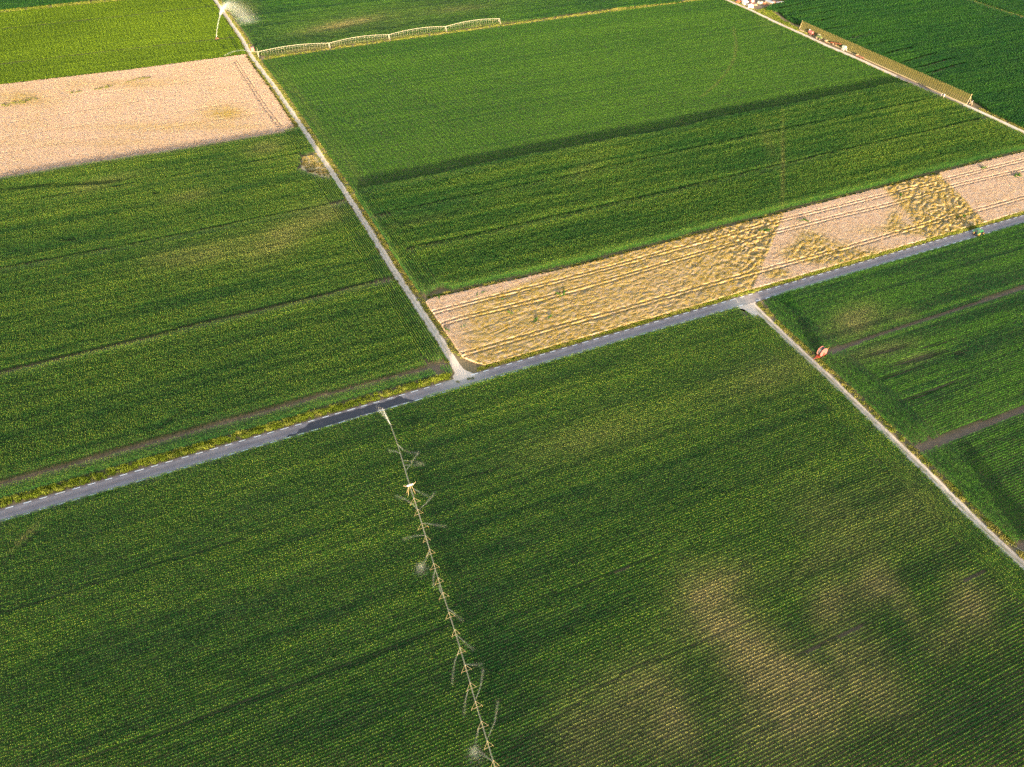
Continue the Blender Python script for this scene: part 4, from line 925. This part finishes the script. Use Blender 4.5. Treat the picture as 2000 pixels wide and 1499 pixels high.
mb = MB(); mb.cyl((-3, 0, .12), (3, 0, .12), .10, n=10); mb.cyl((-3.1, 0, .12), (-2.9, 0, .12), .15, n=10); mb.cyl((2.9, 0, .12), (3.1, 0, .12), .15, n=10); mb.build('pipe', M['steel'], t)

# farm yard at the top edge
def shed(label, x, y, rz, L, Wd, hh, wallm, roofm, name='shed', cat='shed', ridge=.9):
    t = empty(name, along(x, y), rz, label=label, cat=cat)
    mb = MB(); mb.prism([(-Wd/2, 0), (Wd/2, 0), (Wd/2, hh), (0, hh+ridge), (-Wd/2, hh)], -L/2, L/2); mb.build('wall', wallm, t)
    mb = MB()
    for sg in (-1, 1):
        a = math.atan2(ridge, Wd/2); ln = math.hypot(ridge, Wd/2)+.3
        cx, cz = sg*(ln/2-.02)*math.cos(a), hh+ridge+.07-(ln/2)*math.sin(a)
        mb.box((cx, 0, cz), (ln, L+.5, .08), ry=sg*a)
    mb.build('roof', roofm, t)
    mb = MB(); mb.box((0, -L/2-.03, 1.05), (1.1, .06, 2.1)); mb.build('door', M['grey'], t)
    mb = MB(); mb.box((Wd/2+.02, .4, 1.5), (.05, .9, .7)); mb.build('window', M['glass'], t)
    return t
shed('small white shed with a pale roof at the yard edge beside the far track', 1455, 9.5, R(12), 4.2, 3.6, 2.4, M['white'], M['white'])
shed('small shed with a faded red roof and white end wall, foremost in the yard', 1466.5, 15, R(-18), 4.4, 3.8, 2.3, M['white'], M['tile'])
shed('red-walled shed at the back of the yard', 1468, 4, R(10), 3.6, 3.0, 2.2, M['pink'], M['tile'])
shed('low grey-roofed open shed in the right part of the yard', 1503, 8.5, R(24), 6.4, 4.0, 1.9, M['cream'], M['grey'], ridge=.5)
def crate_stack(label, x, y, rz, mat, nx, ny, nz, s=.9):
    t = empty('crate_stack', along(x, y), rz, label=label, cat='crate stack'); q = random.Random(int(x))
    for k in range(nz):
        for i in range(nx):
            for j in range(ny):
                if k == nz-1 and q.random() < .4: continue
                mb = MB(); mb.box(((i-(nx-1)/2)*s*1.05, (j-(ny-1)/2)*s*1.05, .3*s+k*.60*s), (s*.96, s*.96, .57*s), rz=q.uniform(-.05, .05), bev=.03)
                mb.build('crate', mat, t)
    return t
crate_stack('stack of orange crates at the left end of the yard', 1442, 5.5, R(20), M['orange'], 4, 2, 3)
crate_stack('stack of cream crates just behind the white shed', 1449, 4, R(5), M['cream'], 2, 2, 3)
crate_stack('red crates between the grey-roofed shed and the long white trailer', 1511, 8.5, R(10), M['orange'], 2, 2, 4, 1.0)
crate_stack('brown crates left of the grey-roofed shed', 1493.5, 9, R(15), M['rust'], 3, 1, 3)
crate_stack('pale crates right behind the foremost shed', 1476, 11, R(30), M['cream'], 3, 2, 2, .8)
crate_stack('mint-green crates in the middle of the yard', 1485.5, 8, R(20), M['mint'], 3, 2, 3, .9)
crate_stack('white crates at the top edge of the yard', 1498, 3, R(0), M['white'], 2, 2, 3, .9)
t = empty('farm_trailer', along(1523, 8.5), ROW+R(2), label='long white trailer with a red side at the right end of the yard', cat='trailer')
mb = MB(); mb.box((0, 0, 1.35), (6.4, 2.0, .7), bev=.08, top=(1, 1.04)); mb.build('body', M['white'], t)
mb = MB(); mb.box((0, 1.05, 1.55), (6.2, .06, .5)); mb.build('side_board', M['red'], t)
mb = MB(); mb.box((0, 0, .88), (6.0, 1.0, .18)); mb.cyl((3.0, 0, .85), (4.4, 0, .6), .08, n=6); mb.build('frame', M['rust'], t)
for sx in (-1.4, 1.4):
    for sy in (-.9, .9): wheel(t, (sx, sy, .45), .45, .25, M['white'])
def tank(label, x, y, mat, r=.8, h=1.5):
    t = empty('storage_tank', along(x, y), 0, label=label, cat='tank')
    mb = MB(); mb.lathe((0, 0, .1), (0, 0, 1), [(0, r), (h, r), (h+.2, r*.7), (h+.26, r*.25)], 18); mb.build('shell', mat, t)
    mb = MB(); mb.lathe((0, 0, h+.34), (0, 0, 1), [(0, r*.25), (.1, r*.22)], 12); mb.build('lid', M['grey'], t)
    mb = MB(); mb.box((0, 0, .06), (2*r+.2, 2*r+.2, .1)); mb.build('pallet', M['rust'], t)
tank('round white tank between the white shed and the red-roofed shed', 1458.8, 12.5, M['white'], .6, 1.2)
tank('pale tank near the middle of the yard', 1481, 7, M['mint'], .7, 1.3)

# bush by the dry patch
def bush(label, x, y, r, h, mat, seed):
    t = empty('bush', (*g(x, y), 0), 0, label=label, cat='bush')
    q = random.Random(seed); mb = MB()
    for k in range(5):
        a = k*1.3; mb.cyl((0, 0, 0), (math.cos(a)*r*.5, math.sin(a)*r*.5, h*.7), .05, .02, 5)
    mb.build('trunk', M['rust'], t)
    V = []; F = []
    for i in range(900):
        u = Vector((q.gauss(0, 1), q.gauss(0, 1), q.gauss(0, 1))).normalized()*q.random()**.4
        p = (u.x*r, u.y*r*.6, h*.5+u.z*h*.5)
        v, f = blade_quads(p, q.uniform(0, 6.28), q.uniform(.16, .3), .2, q.uniform(-.2, 1.2), .5, 1); n = len(V); V += v; F += [tuple(j+n for j in k) for k in f]
    o = mesh_obj('crown', V, F, mat, t); return t
def plain_leaf(name, a, b_):
    m, tt, b = new_mat(name); tt.links.new(mixc(tt, noise_fac(tt, 1.2, 3), a, b_), b.inputs['Base Color']); b.inputs['Roughness'].default_value = .7; return m
M['bush'] = plain_leaf('bush_leaf', (.05, .06, .02), (.12, .10, .045))
bush('low dark bush at the lower edge of the dry grass patch beside the track', 606, 335, 2.2, 1.3, M['bush'], 4)

# ------------------------------------------------------------------ the pivot at the top
PV = [(503.3, 101.6), (642.5, 84.5), (759.5, 68.0), (870.5, 52.0), (975, 36.6)]
ZP = 3.7
pv = [g(x, y, ZP) for x, y in PV]
t = empty('irrigation_pivot', (*pv[0], 0), 0, label='long pale arched irrigation pivot on wheeled towers at the edge of the ragged field', cat='irrigation pivot')
base = np.array(pv[0])
def rel(p, z): return Vector((p[0]-base[0], p[1]-base[1], z))
for k in range(4):
    A, B = pv[k], pv[k+1]; L = np.linalg.norm(B-A); d = (B-A)/L; nn = np.array((-d[1], d[0]))
    N = 12; arch = lambda s: ZP+1.35*math.sin(math.pi*s)
    top = [rel(A+(B-A)*i/N, arch(i/N)) for i in range(N+1)]
    mb = MB(); mb.tube(top, .11, 8); mb.build('pipe', M['steel'], t)
    mb = MB(); lo = []
    for i in range(1, N):
        c = A+(B-A)*i/N; z = arch(i/N)-1.0
        p1, p2 = rel(c+nn*.55, z), rel(c-nn*.55, z)
        mb.cyl(top[i], p1, .015, n=4); mb.cyl(top[i], p2, .015, n=4); mb.cyl(p1, p2, .014, n=4); lo.append((p1, p2))
    for s_ in (0, 1):
        pts = [top[0]]+[q[s_] for q in lo]+[top[-1]]; mb.tube(pts, .016, 4)
    mb.build('truss', M['steel'], t)
    for i in range(1, 25):
        mb = MB(); s = (i+.2)/25.5; c = A+(B-A)*s; z = arch(s)
        off = nn*(.25 if i % 2 else -.25); p = rel(c+off, z+.25); q = rel(c+off*1.3, 1.75+.15*(i % 3))
        mb.cyl(rel(c, z), p, .018, n=5); mb.cyl(p, q, .022, n=5); mb.cyl(q, q-Vector((0, 0, .25)), .07, .05, 6)
        mb.build('drop_hose', M['steel'], t)
for k, A in enumerate(pv):
    d = (pv[min(k+1, 4)]-pv[max(k-1, 0)]); d = d/np.linalg.norm(d); nn = np.array((-d[1], d[0]))
    tw = MB(); a = rel(A, ZP+.1); f1, f2 = rel(A+nn*2.1, .6), rel(A-nn*2.1, .6)
    for q in (f1, f2): tw.cyl(a+Vector((d[0]*.35, d[1]*.35, 0)), q, .08, n=6); tw.cyl(a-Vector((d[0]*.35, d[1]*.35, 0)), q, .08, n=6)
    tw.cyl(f1, f2, .1, n=6); tw.cyl((f1+a)/2, (f2+a)/2, .05, n=6)
    tower = tw.build('tower', M['steel'], t)
    for q in (f1, f2): wheel(tower, q, .6, .32, M['steel'], axis=(d[0], d[1], 0))
mb = MB(); mb.cyl(rel(pv[0], ZP), rel(pv[0]-(pv[1]-pv[0])/np.linalg.norm(pv[1]-pv[0])*4.2, ZP+.5), .12, .07, 8); mb.cyl(rel(pv[0], ZP), rel(pv[0], ZP+2.2), .06, n=6); mb.build('end_gun', M['steel'], t)

# ------------------------------------------------------------------ the boom in the big corn field
ZB = 3.5
BP = [(762.4, 829), (779, 875), (792, 921.6), (799, 947), (803.5, 960), (816.6, 999), (826, 1031), (839, 1074), (852, 1119), (867, 1165.5), (878, 1201), (889.4, 1236), (908, 1298), (928, 1370), (952, 1449.5), (966.7, 1499), (982, 1550)]
bl = smooth([g(x, y, ZB) for x, y in BP], 1.5, 6)
bq = np.array([px_ for px_ in [(1000+FPX*P[0]/(P[1]*CP+(H-ZB)*SP), 749.5-FPX*(P[1]*SP-(H-ZB)*CP)/(P[1]*CP+(H-ZB)*SP)) for P in bl]])
ci = int(np.argmin(np.abs(bq[:, 1]-952))); CB = bl[ci]
def bpt(y):
    i = int(np.clip(np.searchsorted(bq[:, 1], y), 1, len(bl)-1)); f = (y-bq[i-1, 1])/(bq[i, 1]-bq[i-1, 1])
    return bl[i-1]+(bl[i]-bl[i-1])*f, (bl[i]-bl[i-1])/np.linalg.norm(bl[i]-bl[i-1])
bt = empty('irrigation_boom', (*CB, 0), 0, label='long thin irrigation boom with triangular cross frames crossing the foreground corn field', cat='irrigation boom')
def rb(p, z): return Vector((p[0]-CB[0], p[1]-CB[1], z))
mb = MB(); mb.tube([rb(p, ZB) for p in bl], .042, 6); mb.build('pipe', M['steel'], bt)
mb = MB()
for sg in (-1, 1): mb.tube([rb(p, ZB+.02) for p in offset(bl, sg*.14)][::2], .014, 4)
mb.build('side_rail', M['steel'], bt)
rdir = np.array((math.cos(ROW), math.sin(ROW)))
for y in (981, 1003, 1030, 1055, 1081, 1109, 1137.4, 1166, 1204.7, 1239, 1274, 1309, 1344, 1380.6, 1419.6, 1458.5, 1497):
    c, d = bpt(y); r_ = random.Random(int(y)); w_ = 1.25*r_.uniform(.75, 1.15); mb = MB(); ap = rb(c-d*.9, ZB+.7); tl = r_.uniform(-.12, .12)
    l_, r2 = rb(c+rdir*(-w_), ZB-.3+tl), rb(c+rdir*w_, ZB-.3-tl)
    mb.cyl(l_, r2, .034, n=6); mb.cyl(ap, l_, .026, n=6); mb.cyl(ap, r2, .022, n=6); mb.cyl(ap, rb(c, ZB), .03, n=5)
    for q in (l_, r2): mb.cyl(q, q-Vector((0, 0, .45)), .04, .03, 6)
    mb.build('cross_frame', M['tan'], bt)
mb = MB()
for sg in (-1, 1):
    pts = [rb(bpt(y)[0]-bpt(y)[1]*.9, ZB+.7) for y in (981, 1003, 1030, 1055, 1081, 1109)]
    mb.tube([rb(CB, 5.4)]+pts[2:5:2], .025, 4); mb.tube([rb(CB, 5.4), rb(bpt(875)[0], ZB)], .025, 4); mb.tube([rb(CB, 5.4), rb(bpt(905)[0], ZB)], .025, 4); break
mb.build('stay_cable', M['steel'], bt)
# the wheeled cart the boom hangs on
cart = MB()
for sg in (-1, 1):
    for q in (-1, 1):
        f = rb(CB+rdir*sg*1.25+np.array((-rdir[1], rdir[0]))*q*.9, .5); cart.cyl(f, rb(CB+rdir*sg*.35, 4.6), .075, n=6)
    a_, b__ = rb(CB+rdir*sg*1.25+np.array((-rdir[1], rdir[0]))*.9, .5), rb(CB+rdir*sg*1.25-np.array((-rdir[1], rdir[0]))*.9, .5); cart.cyl(a_, b__, .09, n=6)
cart.cyl(rb(CB, ZB), rb(CB, 5.5), .1, n=8)
cart.cyl(rb(CB-rdir*1.2, .6), rb(CB+rdir*1.2, .6), .09, n=6)
cm = cart.build('cart', M['tan'], bt)
for sg in (-1, 1):
    for q in (-1, 1): wheel(cm, rb(CB+rdir*sg*1.25+np.array((-rdir[1], rdir[0]))*q*.9, .5), .5, .22, M['steel'], axis=(rdir[1], -rdir[0], 0))
mb = MB(); mb.box((0, 0, 4.85), (1.9, .5, .4), rz=ROW, bev=.12); mb.build('top_box', M['white'], bt)
mb = MB(); mb.tube([rb(CB+rdir*1.1, 4.85), rb(g(808, 946, 5.2), 5.2), rb(g(812, 941.5, 5.6), 5.6)], .07, 6); mb.tube([rb(CB-rdir*1.1, 4.85), rb(g(793, 950.5, 4.9), 4.9), rb(g(788.5, 949, 5.0), 5.0)], .07, 6); mb.build('arm', M['cream'], bt)

# ------------------------------------------------------------------ water
def drops(pts, label, group, n, spread0, spread1, size, fall=0.0, name='water_jet', seed=0, core=0.0, cat='water jet', mat='water'):
    """a stream as a multitude of small drops strewn about its path"""
    q = np.random.default_rng(seed+100); pts = np.array([list(p) for p in pts]); s = np.r_[0, np.cumsum(np.linalg.norm(np.diff(pts, axis=0), axis=1))]
    u = q.random(n)*s[-1]; P = np.stack([np.interp(u, s, pts[:, i]) for i in range(3)], 1); f = (u/s[-1])[:, None]
    P = P+q.normal(0, 1, (n, 3))*(spread0+(spread1-spread0)*f)
    if fall: P[:, 2] -= q.random(n)**1.6*fall*P[:, 2]*np.clip(f[:, 0]*1.6-.25, 0, 1)
    P[:, 2] = np.maximum(P[:, 2], .1)
    sz = size*(.5+q.random(n))[:, None, None]
    tet = np.array([(0, 0, 1), (.94, 0, -.33), (-.47, .82, -.33), (-.47, -.82, -.33)])
    ang = q.random(n)*6.28; c, d = np.cos(ang), np.sin(ang)
    T = np.stack([tet[None, :, 0]*c[:, None]-tet[None, :, 1]*d[:, None], tet[None, :, 0]*d[:, None]+tet[None, :, 1]*c[:, None], np.repeat(tet[None, :, 2], n, 0)], 2)
    V = (P[:, None, :]+T*sz).reshape(-1, 3); F = (np.arange(n)[:, None, None]*4+np.array([(0, 1, 2), (0, 2, 3), (0, 3, 1), (1, 3, 2)])[None]).reshape(-1, 3)
    o = mesh_obj(name, V, F, M[mat]); return tag(o, label, cat, group)
def arc(a, za, b, zb, hgt, n=14):
    a, b = np.array(a), np.array(b); return [(*(a+(b-a)*t), za+(zb-za)*t+4*hgt*t*(1-t)) for t in np.linspace(0, 1, n)]
land = g(492, 46)
J = arc(GUN, 2.4, land, .3, 17.0, 24)
drops(J[:13], 'tall white water jet rising from the sprinkler gun over the left-hand track', None, 6000, .05, .55, .034, 0, seed=1)
drops(J[5:], 'pale drifting spray falling beyond the crest of the tall white jet', None, 120000, .35, 4.4, .034, .98, name='water_spray', mat='mist', seed=2, cat='water spray')
p0 = pv[0]-(pv[1]-pv[0])/np.linalg.norm(pv[1]-pv[0])*4.2
drops(arc(p0, ZP+.5, g(437, 109.5, .6), .6, 2.2), 'flat white water jet from the end of the pivot across the left-hand track', None, 1500, .05, .28, .034, .3, seed=3)
def P3(x, y, z): return (*g(x, y, z), z)
drops([P3(762.6, 830, 3.5), P3(755, 814, 4.6), P3(747, 797, 4.9)], 'bright water jet shooting from the road end of the boom onto the wet asphalt', None, 900, .05, .24, .035, .15, seed=4)
drops([P3(762, 828, 3.5), P3(746, 806, 4.4), P3(737, 794, 2.8)], 'fainter blurred water jet left of the bright one over the wet asphalt', None, 800, .08, .4, .028, .4, seed=5)
STR = [([(776, 868), (787, 878), (800, 883), (817, 884)], 'first from the road, curving right'), ([(793, 920), (806, 900), (818, 880)], 'second on the right, slanting up towards the road'), ([(783, 887), (772, 881), (757, 878)], 'first on the left below the road'),
       ([(787, 900), (805, 901), (829, 904)], 'third on the right, nearly level, above the cart'), ([(790, 909), (808, 908), (829, 905)], 'fourth on the right, just below the level one'), ([(806, 954), (820, 961), (838, 968)], 'leaving the cart to the lower right'),
       ([(818, 996), (832, 983), (849, 961)], 'rising to the upper right below the cart'), ([(817, 999), (806, 985), (790, 973), (772, 967)], 'curving to the upper left below the cart'), ([(826, 1022), (845, 1024), (872, 1026)], 'level to the right, second frame below the cart'),
       ([(830, 1046), (812, 1046), (786, 1052)], 'level to the left, third frame below the cart'), ([(839, 1077), (832, 1090), (826, 1104)], 'falling left from the fourth frame below the cart'), ([(850, 1112), (846, 1128), (847, 1148)], 'falling straight down near the middle of the boom'),
       ([(866, 1166), (859, 1152), (857, 1140)], 'short and bent, left of the middle of the boom'), ([(874, 1188), (888, 1198), (904, 1212)], 'falling right past the middle of the boom'), ([(891, 1240), (908, 1254), (926, 1269)], 'falling right in the lower boom'),
       ([(897, 1272), (888, 1292), (884, 1318), (883, 1336)], 'long and falling left in the lower boom'), ([(906, 1298), (924, 1298), (943, 1295)], 'level to the right in the lower boom'), ([(930, 1366), (939, 1338), (944, 1303)], 'rising right in the lower boom'),
       ([(915, 1346), (908, 1370), (906, 1396)], 'falling left, lower down the boom'), ([(952, 1444), (966, 1410), (973, 1366)], 'rising right by the bottom edge'), ([(936, 1420), (931, 1438), (928, 1456)], 'falling left near the bottom edge'), ([(963, 1488), (950, 1478), (938, 1468)], 'lowest of all, bending left')]
for k, (pp, txt) in enumerate(STR):
    c, d = bpt(pp[0][1]); n = len(pp); pts = [P3(x, y, ZB-.35+(1.3*math.sin(math.pi*(i+.4)/n) if i else 0)-.9*i/n) for i, (x, y) in enumerate(pp)]
    pts = [tuple(p) for p in np.array(pts)]
    L = sum(np.linalg.norm(np.array(b)-np.array(a)) for a, b in zip(pts[:-1], pts[1:]))
    drops(pts, 'thin water stream from the boom, '+txt, 'water streams along the boom', int(240*L), .03, .24, .024, .30, mat='spray', seed=10+k)
for k, (x, y, txt) in enumerate(((823, 1110, 'left of the middle of the boom'), (928, 1471, 'left of the boom near the bottom edge'))):
    drops([P3(x-2, y-6, 2.9), P3(x, y+8, 2.0)], 'small puff of pale spray '+txt, 'spray puffs along the boom', 3500, .4, 1.2, .024, .2, mat='mist', name='water_spray', seed=50+k, cat='water spray')

# ------------------------------------------------------------------ leafy shadow caster added by the track out of view: only its long shadow shows
def tree(label, base, h, r, seed):
    t = empty('tree', (base[0], base[1], 0), 0, label=label, cat='tree'); q = random.Random(seed)
    mb = MB(); mb.cyl((0, 0, 0), (.1, 0, h*.6), .22, .10, 9)
    for k in range(7):
        a = k*2.4; z = h*(.25+.07*k); mb.cyl((.05, 0, z), (math.cos(a)*r*.6, math.sin(a)*r*.6, z+h*.18), .07, .03, 6)
    mb.build('trunk', M['rust'], t)
    V = []; F = []
    for i in range(6500):
        u = Vector((q.gauss(0, 1), q.gauss(0, 1), q.gauss(0, 1))).normalized()*q.random()**.38
        lump = 1+.22*math.sin(5*u.x+seed)*math.sin(4*u.y+2)
        p = (u.x*r*lump, u.y*r*lump, h*.56+u.z*h*.44)
        v, f = blade_quads(p, q.uniform(0, 6.28), q.uniform(.25, .45), .32, q.uniform(-.3, 1.2), .5, 1); n = len(V); V += v; F += [tuple(j+n for j in k) for k in f]
    mesh_obj('crown', V, F, M['tree_leaf'], t); return t
M['tree_leaf'] = plain_leaf('tree_leaf', (.03, .07, .015), (.07, .12, .03))
sd = np.array((math.cos(R(94)), math.sin(R(94)))); tip = g(1900, 890, 1.5)
tb = tip-sd*43.0; print('tree base px', px(tb[None]))
tree('unseen leafy shadow caster added beside the right-hand track, its long shadow crossing the lowest maize', tb, 8.0, 3.2, 3)
strew('crop_edge_grass', grass_set, [P2(G([(-80, 41), (0, 28), (120, 16), (250, 3)]), G([(250, -4), (120, 9), (0, 20), (-80, 31)]))], 1.0, 'bright yellow-green fringe along the far edge of the lime-green field', 'grass', 1.1, .75, .1, 43)
